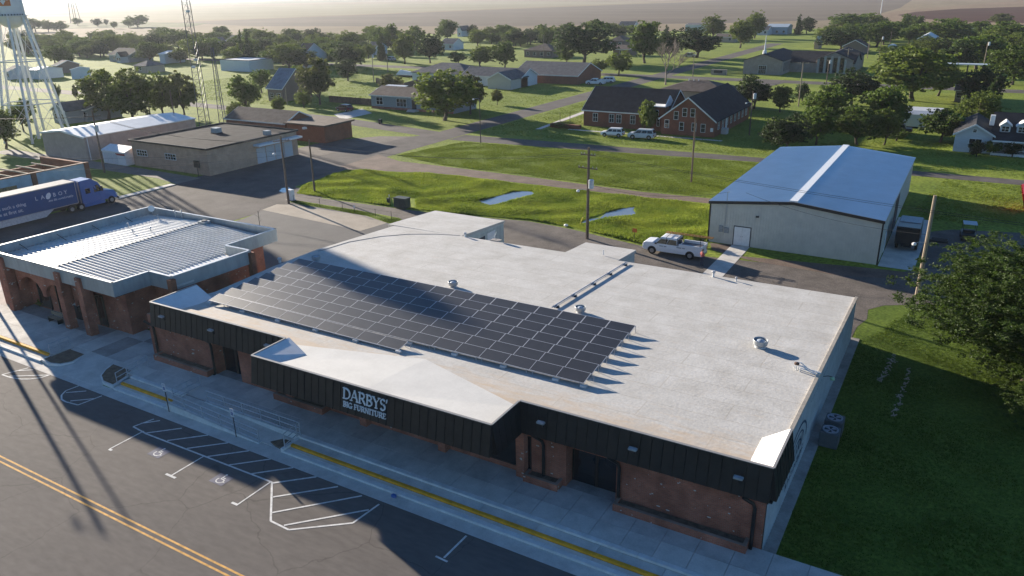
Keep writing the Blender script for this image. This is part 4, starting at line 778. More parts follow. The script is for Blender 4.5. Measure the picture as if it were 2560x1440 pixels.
# ---- grey house with driveway
t = thing('grey_house', 'grey clapboard bungalow with brown roof and white windows by the street corner', 'house', (-119,156,0)); gx0, gx1, gy = -131.5, -106.5, 153.5
gable(t, gx0, gx1, gy, gy+10, 0, 3.3, 4.9, 'x', SID['grey'], SHINGB); mk(MB().box(gx0+.02,gx1-.02,gy-.03,gy-.003,0,.55), 'brick_base', BRICK, t)
wbox(t, 'f', gy, -128.8, 1.1, 2.0, 1.7); wbox(t, 'f', gy, -121.9, .9, 3.0, 1.8, mull=2); wbox(t, 'f', gy, -113.6, .9, 1.0, 1.2, mull=0)
d_ = mk(MB().box(-118.7,-117.4,gy-.06,gy-.004,.4,2.7), 'door', mat('door_dark', (.03,.025,.025), .6), t); s_ = mk(MB().box(-119.4,-116.6,gy-1.2,gy-.07,0,.4).box(-119.1,-116.9,gy-1.9,gy-1.2,0,.2), 'steps', CONC, t)
# ---- backyard shed and fences
t = thing('garden_shed', 'small white lean-to shed behind the grey house', 'shed', (-138,170,0)); mk(MB().hexa([(-141.5,168,0),(-135.2,168,0),(-135.2,173,0),(-141.5,173,0),(-141.5,168,2.6),(-135.2,168,2.6),(-135.2,173,3.2),(-141.5,173,3.2)]), 'wall', SID['cream'], t); mk(MB().hexa([(-141.8,167.7,2.62),(-134.9,167.7,2.62),(-134.9,173.3,3.25),(-141.8,173.3,3.25),(-141.8,167.7,2.74),(-134.9,167.7,2.74),(-134.9,173.3,3.37),(-141.8,173.3,3.37)]), 'roof', GALVL, t)
def fence(label, pts, h, m, bw=.5):
    t = thing('board_fence', label, 'fence', (pts[0][0],pts[0][1],0))
    for a, b in zip(pts[:-1], pts[1:]):
        a = Vector((*a,0)); b = Vector((*b,0)); n = max(1, int((b-a).length/bw)); d = (b-a)/n; nn = Vector((-d.y,d.x,0)).normalized()*.03
        for i in range(n):
            p, q = a+d*(i+.03), a+d*(i+.97); hh = Vector((0,0,h+random.uniform(-.04,.04))); mk(MB().hexa([p-nn,q-nn,q+nn,p+nn,p-nn+hh,q-nn+hh,q+nn+hh,p+nn+hh]), 'board', m, t)
WF = mat('fence_wood', (.12,.085,.065), .9, .25, 2)
fence('weathered board fence running left from the grey house', [(-131.6,157),(-150,158)], 1.7, WF); fence('dark board fence round the yard of the white-roofed house', [tuple(G(940,208).xy),tuple(G(1010,222).xy),tuple(G(1050,210).xy)], 1.7, WF, .8)
# ---- large pale-roofed house
t = thing('hip_roof_house', 'wide white house with grey hip roof and garage wing behind the grey house', 'house', (-140,215,0)); a = G(1048,208); hip(t, -160, -139, 208, 222, 0, 3.0, 5.6, SID['white'], SHINGG); gable(t, -139, -118, 206, 216, 0, 2.9, 5.0, 'x', SID['white'], SHINGG); gable(t, -126, -118, 200, 210, 0, 2.9, 4.8, 'y', SID['cream'], SHINGG)
wbox(t, 'f', 208, -150, 1, 1.6, 1.3); wbox(t, 'f', 206, -134, 1, 1.6, 1.3)
t = thing('covered_boat', 'white tarpaulin covered boat behind a board fence', 'boat', G(1020,192)); mk(MB().hexa([(-4.5,-1.2,.6),(4,-1.2,.6),(4,1.2,.6),(-4.5,1.2,.6),(-3.2,-.4,2.3),(3.2,-.9,1.5),(3.2,.9,1.5),(-3.2,.4,2.3)]), 'cover', WHITEM, t, world=False, bevel=.2); mk(MB().box(-3.5,3,-.9,.9,0,.6), 'trailer', BLACKM, t, world=False)
# ---- generic far houses: px of front-left and front-right base corners
def far_house(label, pl, pr, depth, eh, rh, axis, wm, rm, cat='house', kind='gable', wins=2, name='far_house', trim=WHITEM, group=None):
    a, b = G(*pl), G(*pr); x0, x1 = a.x, b.x; y0 = (a.y+b.y)/2; t = thing(name, label, cat, ((x0+x1)/2, y0+depth/2, 0), group=group)
    if kind == 'gable': gable(t, x0, x1, y0, y0+depth, 0, eh, rh, axis, wm, rm, trim=trim)
    elif kind == 'hip': hip(t, x0, x1, y0, y0+depth, 0, eh, rh, wm, rm)
    else: flat(t, x0, x1, y0, y0+depth, eh, wm, rm)
    for k in range(wins): wbox(t, 'f', y0, x0+(x1-x0)*(k+.5)/wins, 1.0, 1.3, 1.2, mull=0)
    return t
FH = far_house
FH('dark-roofed house with white porch gable among trees near the water tower', (262,155),(338,155),12,3,5.6,'x',SID['grey'],SHING)
t = FH('small white gabled porch house front with dark windows beside the dark-roofed house', (285,158),(312,157),4,3,4.6,'y',SID['pale'],SHING)
FH('pale blue metal barn half hidden by trees left of the lattice mast', (388,160),(428,158),10,4,5,'x',SID['pale'],WHITEM,'barn',wins=0,name='metal_barn')
FH('low grey hip-roofed outbuilding in front of the pale barn', (330,182),(376,182),8,2.6,4.4,'x',SID['tan'],SHINGG,'outbuilding','hip',1)
FH('white metal workshop with three doors behind the lattice mast', (538,178),(640,178),12,4,4.6,'x',SID['white'],SID['white'],'workshop','flat',0,'workshop')
FH('white gabled house at the back among conifers left of centre', (510,124),(535,124),10,3.4,6,'y',SID['white'],SHINGG)
FH('white two storey house partly behind trees left of centre', (566,126),(592,126),10,5,7.4,'x',SID['white'],SHINGG)
t = FH('blue-roofed old brick cottage with lean-to among trees', (652,256),(728,252),11,3.6,8.2,'x',SID['brown'],mat('blue_shingle', (.17,.21,.25), .85, .15, 1))
t = FH('tall dark-roofed house with white end wall in the tree belt', (722,172),(770,170),14,4.4,9.0,'x',SID['pale'],SHING)
FH('grey bungalow close behind the long metal warehouse', (128,308),(180,309),12,3,4.6,'y',SID['grey'],SHINGG); FH('low dark roofed wing beside the grey bungalow', (182,309),(250,300),9,2.8,4,'x',SID['grey'],SHINGG)
FH('long white metal shed behind the water tower legs', (48,204),(124,192),9,3.2,4.0,'x',SID['white'],WHITEM,'shed',wins=0,name='metal_barn')
FH('long white round-shouldered trailer shed right of the water tower', (140,203),(222,194),7,3.4,4.0,'x',SID['white'],WHITEM,'shed',wins=0,name='metal_barn')
FH('small grey roofed house left of the white sheds', (0,200),(40,198),10,3,4.8,'x',SID['pale'],SHINGG); FH('brown roofed house just above the white trailer shed', (112,186),(170,182),9,3,4.6,'x',SID['brown'],SHINGG,wins=1)
FH('white house with grey roof beyond the round trees at mid centre', (1091,126),(1145,124),9,3,5.2,'x',SID['white'],SHINGG); FH('white gable house at the field edge behind the tall elm', (1138,92),(1160,91),10,4,6.4,'y',SID['white'],SHINGG,wins=1)
FH('grey roofed house half hidden behind conifer at mid left', (910,138),(945,137),9,3,5.6,'x',SID['pale'],SHINGG)
FH('dark brick ranch house with hip roof left of the big dark tree', (1292,146),(1398,142),13,3,5.4,'x',SID['brown'],SHINGB,'house','hip',4)
FH('brown hip-roofed house between the big dark tree and the tall elm', (1518,118),(1562,118),12,3,5.2,'x',SID['brown'],SHINGB,'house','hip',2); FH('dark red garage in front of the brown hip-roofed house', (1530,140),(1575,140),10,2.8,4.2,'x',SID['brown'],SHINGB,wins=1)
FH('white gabled house near the ploughed field behind the tall elm', (1540,80),(1588,79),10,3.6,6.4,'x',SID['pale'],SHINGG)
FH('long low metal building at the edge of the ploughed field', (1705,82),(1765,80),14,4.5,5.4,'x',SID['pale'],SHINGG,'barn',wins=0,name='metal_barn'); FH('brown fence-backed house right of the dark dome tree', (1785,106),(1838,106),10,2.6,4,'x',SID['tan'],SHINGB,wins=2)
FH('pale house right of the paired elms above the church spire', (1890,88),(1920,88),10,3,5,'x',SID['pale'],SHINGG); FH('blue-grey metal hall near the field at upper right', (1915,86),(1968,86),14,4.2,5.6,'x',SID['blue'],SID['blue'],'hall',wins=3,name='metal_barn')
FH('small peach coloured gable house beside the round dark tree', (2034,123),(2046,123),8,3.2,5.4,'y',SID['pink'],SID['white'],wins=0); FH('dark brick house with white gable trim right of the round dark tree', (2104,134),(2165,134),10,3,5.4,'y',SID['brown'],SHING,wins=0)
FH('pale blue metal barn at upper right between trees', (2290,122),(2338,122),16,4.2,6.2,'y',SID['blue'],GALVL,'barn',wins=0,name='metal_barn'); FH('grey roofed long house behind the right tree group', (2410,84),(2450,84),10,3,5,'x',SID['pale'],SHINGG)
FH('teal roofed small house at far upper right', (2455,100),(2472,100),9,3.2,5.4,'y',SID['blue'],SHINGG,wins=1)
FH('low brown roofed house in the garden right of the tall cottonwood', (2382,262),(2432,250),10,2.8,4.4,'x',SID['brown'],SHINGB,wins=2)
t = thing('white_trailer', 'white boxy trailer with curved roof between the trees at right', 'trailer', (-9,177,0)); mk(MB().box(-12.0,-5.5,175,182,.3,2.7), 'body', SID['white'], t); mk(MB().prism([(-12.1,174.9,2.7),(-5.4,174.9,2.7),(-5.4,176.5,3.3),(-12.1,176.5,3.3)], (0,5.6,0)), 'roof', GALVL, t); wbox(t, 'f', 175, -7.0, 1.0, 1.0, 1.1, mull=0); mk(MB().box(-11.8,-5.7,175.2,181.8,0,.3), 'skirt', TRIMD, t)
t = thing('quonset_shed', 'small white rounded shed between two poles at upper right', 'shed', G(2225,133)); mk(MB().prism([(2.6*math.cos(rad(a)),0,3.4*math.sin(rad(a))) for a in range(0,181,20)], (0,7,0)), 'shell', WHITEM, t, world=False)
t = thing('carport_roof', 'long pale blue flat canopy on dark posts over the lawn at right', 'carport', G(2415,192)); a, b = G(2362,180), G(2470,182); mk(MB().box(a.x-t.location.x,b.x-t.location.x,-2,2.5,3.6,3.85), 'roof', SID['blue'], t, world=False)
for x in (-6,0,6): mk(MB().box(x-.2,x+.2,-.2,.2,0,3.6), 'post', TRIMD, t, world=False)
# ---- pale blue house at the right edge (gables, dormers, porch)
VB = thing('blue_dormer_house', 'pale blue house with dark roof, white dormers and a front porch at the right edge', 'house', (6,157,0)); PB_ = SID['pale']
gable(VB, -2.1, 3.4, 152.5, 166, 0, 3.1, 4.7, 'y', PB_, SHING, ov=.4); gable(VB, 3.4, 20, 154.5, 165, 0, 3.2, 5.9, 'x', PB_, SHING, trim=None)
mk(MB().hexa([(3.4,151.3,2.4),(20,151.3,2.4),(20,154.3,3.1),(3.4,154.3,3.1),(3.4,151.3,2.52),(20,151.3,2.52),(20,154.3,3.22),(3.4,154.3,3.22)]), 'porch_roof', SHING, VB); mk(MB().box(3.4,20,151.22,151.29,2.25,2.5), 'porch_fascia', WHITEM, VB)
for x in (3.6,6.2,8.8,11.4,14): mk(MB().box(x,x+.18,151.35,151.53,.4,2.4), 'porch_post', WHITEM, VB)
mk(MB().box(3.45,20,151.3,154.4,0,.4), 'porch_floor', WHITEM, VB); mk(MB().box(3.6,5.9,151.36,151.4,.9,.97).box(6.4,11.4,151.36,151.4,.9,.97), 'porch_rail', WHITEM, VB)
for x in (5.0,7.4,10.6):
    o = mk(MB().prism([(x-.75,154.75,3.3),(x+.75,154.75,3.3),(x+.75,154.75,4.45),(x,154.75,5.05),(x-.75,154.75,4.45)], (0,3.0,0)), 'dormer', PB_, VB)
    for s_ in (-1,1): mk(MB().hexa([(x,154.5,5.08),(x+s_*.95,154.5,4.34),(x+s_*.95,157.8,4.34),(x,157.8,5.08),(x,154.5,5.2),(x+s_*.95,154.5,4.46),(x+s_*.95,157.8,4.46),(x,157.8,5.2)]), 'dormer_roof', WHITEM, o)
    wbox(VB, 'f', 154.75, x, 3.5, 1.0, .85)
wbox(VB, 'f', 152.5, 1.0, .8, 1.8, 1.5); wbox(VB, 'f', 152.5, .65, 3.4, .5, .5, mull=0); wbox(VB, 'f', 154.5, 8, .9, 1.4, 1.4); wbox(VB, 'f', 154.5, 12.5, .9, 1.4, 1.4); mk(MB().box(12,12.6,158,158.6,5.5,7.2), 'chimney', WHITEM, VB); mk(MB().box(2.6,3.3,156,156.8,4.2,5.9), 'chimney', WHITEM, VB)
# ---- left: tan flat building, metal warehouse, brick pump house, red cottage, ruin, water tower, mast
t = thing('tan_brick_office', 'low tan brick office with flat dark roof on the street corner', 'office', (-114,91,0)); flat(t, -123.6, -104.4, 81.2, 100.8, 4.2, BRICKTAN, mat('tar_roof', (.05,.049,.052), .95, .2, .5, spec=.05), .3, .3)
for x in (-121.0,-113.6): wbox(t, 'f', 81.2, x, 1.9, 2.6, .9, WHITEM, GLASS, 3)
for k in range(4): mk(MB().box(-104.38,-104.3,91.2+k*2.1,93.1+k*2.1,.1,2.7), 'garage_door', SID['pale'], t)
mk(MB().box(-104.3,-102.8,90.6,100.6,3.2,3.5), 'awning', WHITEM, t); q = thing('rooftop_unit', 'small pale cooling unit on the flat roof of the tan office', 'air conditioner', (-116,93,4.28)); mk(MB().box(-.7,.7,-.6,.6,.1,.9), 'case', GALV, q, world=False); mk(MB().box(-.8,.8,-.7,.7,0,.1), 'skid', TRIMD, q, world=False)
mk(MB().box(-106.5,-105.5,95,96,4.27,5.0), 'roof_vent', GALV, t)
t = thing('metal_warehouse', 'long tan metal warehouse with low pale ribbed roof near the water tower', 'warehouse', (-140,92,0)); gable(t, -147.5, -134.4, 79.6, 103, 0, 4.2, 4.95, 'y', mat('warehouse_wall', (.42,.33,.27), .7, .08, 1), GALVL, ov=.2)
for k in range(7): mk(MB().box(-134.39,-134.33,81+k*3.5,81.12+k*3.5,.05,4.1), 'wall_seam', MATS['warehouse_wall'], t)
mk(MB().tube([(-134.2,80,4.1),(-134.2,80,.2)], .07), 'downspout', WHITEM, t)
t = thing('white_storage_cabin', 'white metal storage cabin with red stripe beside the tan office', 'cabin', (-127.5,82,0)); gable(t, -130.8, -124.4, 80.2, 84, 0, 2.2, 2.9, 'x', WHITEM, WHITEM, ov=.1); mk(MB().box(-127,-124.5,80.12,80.18,1.7,2.0), 'red_stripe', mat('red_paint', (.35,.04,.03), .6), t)
for k in range(3): mk(MB().box(-130.4+k*1.3,-129.3+k*1.3,80.12,80.17,.1,1.9), 'door', SID['white'], t)
t = thing('brick_pump_house', 'small square orange brick building with flat overhanging roof', 'outbuilding', (-112,115,0)); mk(MB().box(-117.4,-107.6,111.2,119,0,3.2), 'wall', BRICK2, t); mk(MB().box(-117.9,-107.1,110.7,119.5,3.2,3.5), 'roof', SHINGB, t)
mk(MB().box(-112.2,-111.6,110.0,110.68,2.6,3.0), 'wall_lamp', WHITEM, t)
t = thing('red_cottage', 'orange brick cottage with brown gable roof behind the tan office', 'house', (-127,117,0)); gable(t, -136, -119, 112, 120, 0, 3, 4.8, 'x', BRICK2, SHINGB)
t = thing('roofless_brick_ruin', 'roofless brick building with peeling pale blue wall beside the blue truck', 'ruin', (-118,62,0)); PEEL = mat('peeling_blue', (.46,.52,.52), .9, scale=.9, col2=(.33,.36,.36), bump=.3)
mk(MB().box(-112.6,-112.2,46,66.2,0,4.3), 'east_wall', PEEL, t); mk(MB().box(-124,-112.6,65.8,66.2,0,4.3), 'north_wall', BRICK2, t); mk(MB().box(-124,-123.6,46,65.8,0,3.2), 'west_wall', BRICK2, t)
for y in (66.0,58.2,50.5): mk(MB().box(-112.21,-112.02,y-.45,y+.25,0,4.45), 'brick_pilaster', BRICK2, t)
mk(MB().box(-112.65,-112.15,46,66.2,4.3,4.42), 'wall_cap', BRICK2, t)
for k in range(8): mk(MB().box(-123.6,-112.6,48+k*2.3,48.15+k*2.3,3.5,3.7), 'roof_beam', WOODL, t)
mk(MB().box(-112.2,-112.16,52.2,55.6,1.5,3.2), 'mural_patch', mat('mural_ochre', (.30,.20,.08), .9, .35, 2.5), t)
LG = wsheet('corner_lawn', [(-112,66.6),(-105.0,66.4),(-105.0,73.5),(-106.5,74.6),(-112,75.6),(-124,76),(-124,66.6)], .02, GRASSM)
struct('corner_kerb', MB().box(-105.3,-104.2,64.8,74.5,0,.12), CONC)
wsheet('corner_drive', [(-160,76.3),(-124,76.3),(-111,76.3),(-104.6,75),(-104.6,79.5),(-122,80),(-160,80)], .018, mat('gravel_pale', (.2,.18,.155), .95, .15, .5, .3, fine=.2))
t = thing('blue_shade_sign', 'dark free-standing sign box on a post before the tan office', 'sign', G(497,442)); mk(MB().tube([(0,0,0),(0,0,2.4)], .06), 'post', TRIMD, t, world=False); mk(MB().box(-.6,.6,-.12,.12,1.5,2.6), 'box', TRIMD, t, world=False)
# ---- water tower
WT = thing('water_tower', 'white water tower with round-bottomed tank on tall braced legs at the left edge', 'water tower', (-166.9,89.4,0)); wc = Vector((-166.9,89.4,0)); WTM = mat('tower_white', (.62,.63,.62), .5, .05, .6)
legs_b = []; ztank = 24.3; TR = 2.6
for k in range(6):
    a = rad(20+60*k); legs_b.append((wc+Vector((6.4*math.cos(a),6.4*math.sin(a),0)), wc+Vector((TR*math.cos(a),TR*math.sin(a),ztank))))
for p, q in legs_b:
    mk(MB().tube([p, q], .25, 10), 'leg', WTM, WT)
for z in (7.4, 15.6):
    f = z/ztank
    for k in range(6):
        a, b = legs_b[k], legs_b[(k+1)%6]; mk(MB().tube([a[0].lerp(a[1],f), b[0].lerp(b[1],f)], .11, 6), 'strut', WTM, WT)
for z0, z1 in ((0.3,7.4),(7.4,15.6),(15.6,23.6)):
    for k in range(6):
        a, b = legs_b[k], legs_b[(k+1)%6]; mk(MB().tube([a[0].lerp(a[1],z0/ztank), b[0].lerp(b[1],z1/ztank)], .035, 4).tube([b[0].lerp(b[1],z0/ztank), a[0].lerp(a[1],z1/ztank)], .035, 4), 'brace_rods', WTM, WT)
mk(MB().tube([wc, wc+Vector((0,0,ztank-2.2))], .3, 12), 'riser_pipe', WTM, WT)
tank = mk(MB().lathe([(.3,ztank-2.5)]+[(TR*math.sin(rad(a)), ztank-.1-2.4*math.cos(rad(a))) for a in range(15,91,15)]+[(TR,ztank+11),(TR*.5,ztank+13),(.1,ztank+13.6)], (wc.x,wc.y,0), 36), 'tank', WTM, WT, smooth=True)
mk(MB().lathe([(TR+.02,ztank-.25),(TR+.5,ztank-.2),(TR+.5,ztank-.1),(TR+.02,ztank-.1)], (wc.x,wc.y,0), 36), 'catwalk', WTM, WT)
def tankpt(u, z, off=.03):
    vd = math.atan2(-wc.y, -wc.x); a = vd+u/TR; return Vector((wc.x+(TR+off)*math.cos(a), wc.y+(TR+off)*math.sin(a), z))
m_ = MB()
for i in range(-8,2): m_.add([tankpt(i*.25,ztank+1.7),tankpt(i*.25+.25,ztank+1.7),tankpt(i*.25+.25,ztank+3.6),tankpt(i*.25,ztank+3.6)], [(0,1,2,3)])
lg = mk(m_, 'orange_emblem', mat('emblem_orange', (.55,.17,.05), .6), tank)
u0 = -.75; m_ = MB(); m_.add([tankpt(u0,ztank+1.9,.05),tankpt(u0+.55,ztank+2.7,.06),tankpt(u0,ztank+2.7,.06),tankpt(u0-.55,ztank+2.7,.06)], [(0,1,2),(0,2,3)]).add([tankpt(u0-.9,ztank+2.7,.06),tankpt(u0,ztank+2.7,.06),tankpt(u0+.9,ztank+2.7,.06),tankpt(u0+.9,ztank+3.1,.06),tankpt(u0,ztank+3.1,.06),tankpt(u0-.9,ztank+3.1,.06)], [(0,1,4,5),(1,2,3,4)]); mk(m_, 'white_emblem', WTM, lg)
for k in range(10): a = tankpt(-2.2+k*.48, ztank-.05, .25); mk(MB().box(a.x-.08,a.x+.08,a.y-.08,a.y+.08,a.z,a.z+.25), 'catwalk_fitting', BLACKM, tank)
# ---- lattice masts
def lattice(label, base, top_h, w0, w1, m, dish=True):
    t = thing('lattice_mast', label, 'radio mast', base); n = int(top_h/1.5)
    cr = [[Vector((w*math.cos(rad(90+120*k)), w*math.sin(rad(90+120*k)), z)) for k in range(3)] for z, w in ((0,w0),(top_h,w1))]
    for k in range(3): mk(MB().tube([cr[0][k], cr[1][k]], .075, 5), 'mast_leg', m, t, world=False)
    for k in range(3):
        m_ = MB()
        for i in range(n):
            a, b = i/n, (i+1)/n; k2 = (k+1)%3; m_.tube([cr[0][k].lerp(cr[1][k],a), cr[0][k2].lerp(cr[1][k2],b)], .03, 3, False).tube([cr[0][k2].lerp(cr[1][k2],b), cr[0][k].lerp(cr[1][k],b)], .025, 3, False)
        mk(m_, 'lattice_face', m, t, world=False)
    if dish:
        for z, dx in ((24,.5),(14.5,.6),(13.0,-.5)): mk(MB().lathe([(.05,0),(.4,.1),(.42,.5),(.1,.55)], (dx,-.3,z), 10), 'antenna_drum', WHITEM, t, world=False)
lattice('tall grey lattice radio mast rising beyond the top of the picture', Vector((-142.3,111.5,0)), 52, 1.3, .5, mat('mast_grey', (.12,.125,.13), .5, metal=.3)); lattice('shorter lattice mast with small fittings just right of the tall mast', Vector((-140.2,114.5,0)), 17, .9, .3, MATS['mast_grey'], False)
b = G(190,58); t = thing('far_pylon', 'faint slim lattice pylon in the hazy field at far left', 'pylon', b)
for k in range(4): mk(MB().tube([(4*(-1)**(k//2),4*(-1)**k,0),(.5*(-1)**(k//2),.5*(-1)**k,60)], .35, 4), 'pylon_leg', MATS['mast_grey'], t, world=False)
# ================================================================== VEHICLES
def paint(name, col, rough=.3): return mat('paint_'+name, col, rough, .03, 2, spec=.5)
LAMPW = mat('head_lamp', (.7,.7,.68), .2); LAMPR = mat('tail_lamp', (.35,.01,.01), .3)
def loft(mb, secs):                # list of quads-rings (same length)
    n = len(secs[0]); vs_ = [p for s in secs for p in s]; fs_ = []
    for i in range(len(secs)-1):
        for k in range(n): fs_.append((i*n+k, i*n+(k+1)%n, (i+1)*n+(k+1)%n, (i+1)*n+k))
    fs_ += [tuple(range(n))[::-1], tuple(range((len(secs)-1)*n, len(secs)*n))]; return mb.add(vs_, fs_)
def car(name, label, cat, loc, rz, pm, L=4.7, W=1.9, H=1.75, hood=.98, belt=1.05, cab=(.22,.30,.86,.98), wb=(.19,.80), wr=.36, bed=None, group=None, two_tone=None):
    """local x: rear (0) to front (L); cab = fractions from the rear: rear foot, rear top, front top, front foot"""
    t = thing(name, label, cat, loc, rz, group); X = lambda f: (f-.5)*L; hw = W/2; gc = .28
    ends = [(0,.5,belt*.92),(.03,gc+.04,belt),(.12,gc,belt+.02)] 
    prof = lambda x, z0, z1, w: [(x,-w,z0+.06),(x,-w*1.0,z0+(z1-z0)*.55),(x,-w*.95,z1-.05),(x,-w*.86,z1),(x,w*.86,z1),(x,w*.95,z1-.05),(x,w,z0+(z1-z0)*.55),(x,w,z0+.06),(x,w*.9,z0),(x,-w*.9,z0)]
    fr = cab[3]
    if bed: secs = [prof(X(0),.5,belt,hw*.95),prof(X(.015),.42,belt,hw),prof(X(bed),gc+.1,belt,hw),prof(X(fr),gc+.1,belt+.03,hw),prof(X(fr+.03),gc+.1,hood+.06,hw*.98),prof(X(.96),gc+.1,hood,hw*.97),prof(X(.99),.45,hood-.12,hw*.93),prof(X(1.),.5,hood-.25,hw*.9)]
    else: secs = [prof(X(0),.5,belt-.08,hw*.9),prof(X(.03),.4,belt,hw*.97),prof(X(.15),gc,belt,hw),prof(X(fr),gc,belt,hw),prof(X(fr+.04),gc,hood+.05,hw*.99),prof(X(.95),gc,hood-.06,hw*.95),prof(X(.985),.4,hood-.18,hw*.9),prof(X(1.),.5,hood-.32,hw*.84)]
    mk(loft(MB(), secs), 'body', pm, t, world=False, smooth=False)
    x0, x1, x2, x3 = [X(f) for f in cab]; iw = hw*.80; bw = hw*.93; zb = belt-.03; zt = H
    c_ = MB().add([(x0,-bw,zb),(x3,-bw,zb),(x3,bw,zb),(x0,bw,zb),(x1,-iw,zt-.06),(x2,-iw,zt-.06),(x2,iw,zt-.06),(x1,iw,zt-.06),(x1+.12,-iw*.92,zt),(x2-.15,-iw*.92,zt),(x2-.15,iw*.92,zt),(x1+.12,iw*.92,zt)], [(0,1,5,4),(1,2,6,5),(2,3,7,6),(3,0,4,7),(4,5,9,8),(5,6,10,9),(6,7,11,10),(7,4,8,11),(8,9,10,11)])
    cb = mk(c_, 'cabin', pm, t, world=False)
    lerp = lambda a, b, f: a+(b-a)*f
    npane = 2 if bed else 3
    for s in (-1, 1):
        xs0, xs1 = lerp(x0,x1,.12)+.08, lerp(x3,x2,.12)-.10; xt0, xt1 = lerp(x0,x1,.8)+.1, lerp(x3,x2,.8)-.16
        for k in range(npane):
            f0, f1 = k/npane+.015, (k+1)/npane-.015; yb_, yt_ = s*(lerp(bw,iw,.12)+.012), s*(lerp(bw,iw,.84)+.012); z0, z1 = lerp(zb,zt-.06,.12), lerp(zb,zt-.06,.84)
            mk(MB().add([(lerp(xs0,xs1,f0),yb_,z0),(lerp(xs0,xs1,f1),yb_,z0),(lerp(xt0,xt1,f1),yt_,z1),(lerp(xt0,xt1,f0),yt_,z1)], [(0,1,2,3)]), 'side_window', GLASS, cb, world=False)
        for f in wb:
            w_ = mk(MB().wheel((X(f), s*(hw-.10), wr), wr, .26), 'wheel', TYRE, t, world=False); mk(MB().wheel((X(f), s*(hw-.085), wr), wr*.62, .25, 12), 'rim', RIM, w_, world=False)
            mk(MB().prism([(X(f)+(wr+.08)*math.cos(rad(a)), s*(hw+.006), wr+(wr+.08)*math.sin(rad(a))) for a in range(-8,189,14)], (0,-s*.06,0)), 'wheel_arch', BLACKM, t, world=False)
        mk(MB().box(X(.975)-.06,X(.975)+.05,min(s*hw*.6,s*hw*.92),max(s*hw*.6,s*hw*.92),hood-.30,hood-.14), 'headlight', LAMPW, t, world=False)
        mk(MB().box(X(0)-.015,X(.02),min(s*hw*.72,s*hw*.95),max(s*hw*.72,s*hw*.95),belt-.4,belt-.08), 'tail_light', LAMPR, t, world=False)
        mk(MB().box(x3-.35,x3-.15,min(s*(hw+.02),s*(hw+.2)),max(s*(hw+.02),s*(hw+.2)),belt+.02,belt+.18), 'mirror', BLACKM, t, world=False)
    for (xa, xb, yb0, nm) in ((x3, x2, 0, 'windscreen'), (x0, x1, 0, 'rear_window')):
        o_ = .014 if nm == 'windscreen' else -.014
        mk(MB().add([(lerp(xa,xb,.1)+o_,-lerp(bw,iw,.1)*.92,lerp(zb,zt-.06,.1)+.012),(lerp(xa,xb,.1)+o_,lerp(bw,iw,.1)*.92,lerp(zb,zt-.06,.1)+.012),(lerp(xa,xb,.9)+o_,lerp(bw,iw,.9)*.92,lerp(zb,zt-.06,.9)+.012),(lerp(xa,xb,.9)+o_,-lerp(bw,iw,.9)*.92,lerp(zb,zt-.06,.9)+.012)], [(0,1,2,3)]), nm, GLASS, cb, world=False)
    mk(MB().box(X(1.)-.02,X(1.)+.06,-hw*.8,hw*.8,.42,.6), 'bumper', BLACKM if bed is None else RIM, t, world=False); mk(MB().box(X(0)-.08,X(0)+.02,-hw*.8,hw*.8,.42,.6), 'rear_bumper', BLACKM if bed is None else RIM, t, world=False)
    if two_tone: mk(MB().box(X(.24),X(.75),-hw-.006,hw+.006,.3,.5), 'sill_cladding', two_tone, t, world=False)
    if bed:
        b1 = X(bed)-.05
        mk(MB().box(X(.02),b1,-hw*.84,hw*.84,belt+.003,belt+.012), 'bed_floor', mat('bed_grey', (.16,.16,.17), .7), t, world=False)
        for s in (-1,1): mk(MB().box(X(.0),b1,min(s*hw*.86,s*hw),max(s*hw*.86,s*hw),belt-.05,belt+.30), 'bed_side', pm, t, world=False)
        mk(MB().box(X(0),X(0)+.07,-hw*.86,hw*.86,belt-.05,belt+.28), 'tailgate', pm, t, world=False)
    return t
PW = paint('white', (.70,.70,.70)); PS = paint('silver', (.48,.50,.52)); PR = paint('red', (.13,.012,.015)); PD = paint('dark', (.02,.02,.022)); PBL = paint('blue', (.022,.11,.34))
# white work pickup (points to the left in the picture)
wp = G(1676,642); PKL = 6.6
PK = car('work_pickup', 'white crew cab work pickup with an orange ladder on its rack beside the metal shed', 'pickup', (wp.x+.05,wp.y+1.0,.015), rad(180), PW, L=PKL, W=2.03, H=2.0, hood=1.28, belt=1.22, cab=(.40,.415,.70,.80), wb=(.19,.83), wr=.42, bed=.39)
rk = MB()
for x in (-3.1,-.6,.6):
    for s in (-1,1): rk.tube([(x,s*.95,1.3),(x,s*.95,2.12)], .03, 5)
    rk.tube([(x,-.95,2.12),(x,.95,2.12)], .03, 5)
mk(rk, 'ladder_rack', TRIMD, PK, world=False)
ORG = mat('ladder_orange', (.50,.24,.06), .6)
lt = thing('ladder', 'long orange fibreglass ladder lying on the pickup rack', 'ladder', PK.location+Vector((0,0,2.15)), rad(180))
for y in (-.78,-.38): mk(MB().box(-4.0,1.2,y-.03,y+.03,0,.09), 'ladder_rail', ORG, lt, world=False)
for k in range(14): mk(MB().tube([(-3.8+k*.37,-.76,.05),(-3.8+k*.37,-.4,.05)], .018, 5), 'rung', RIM, lt, world=False)
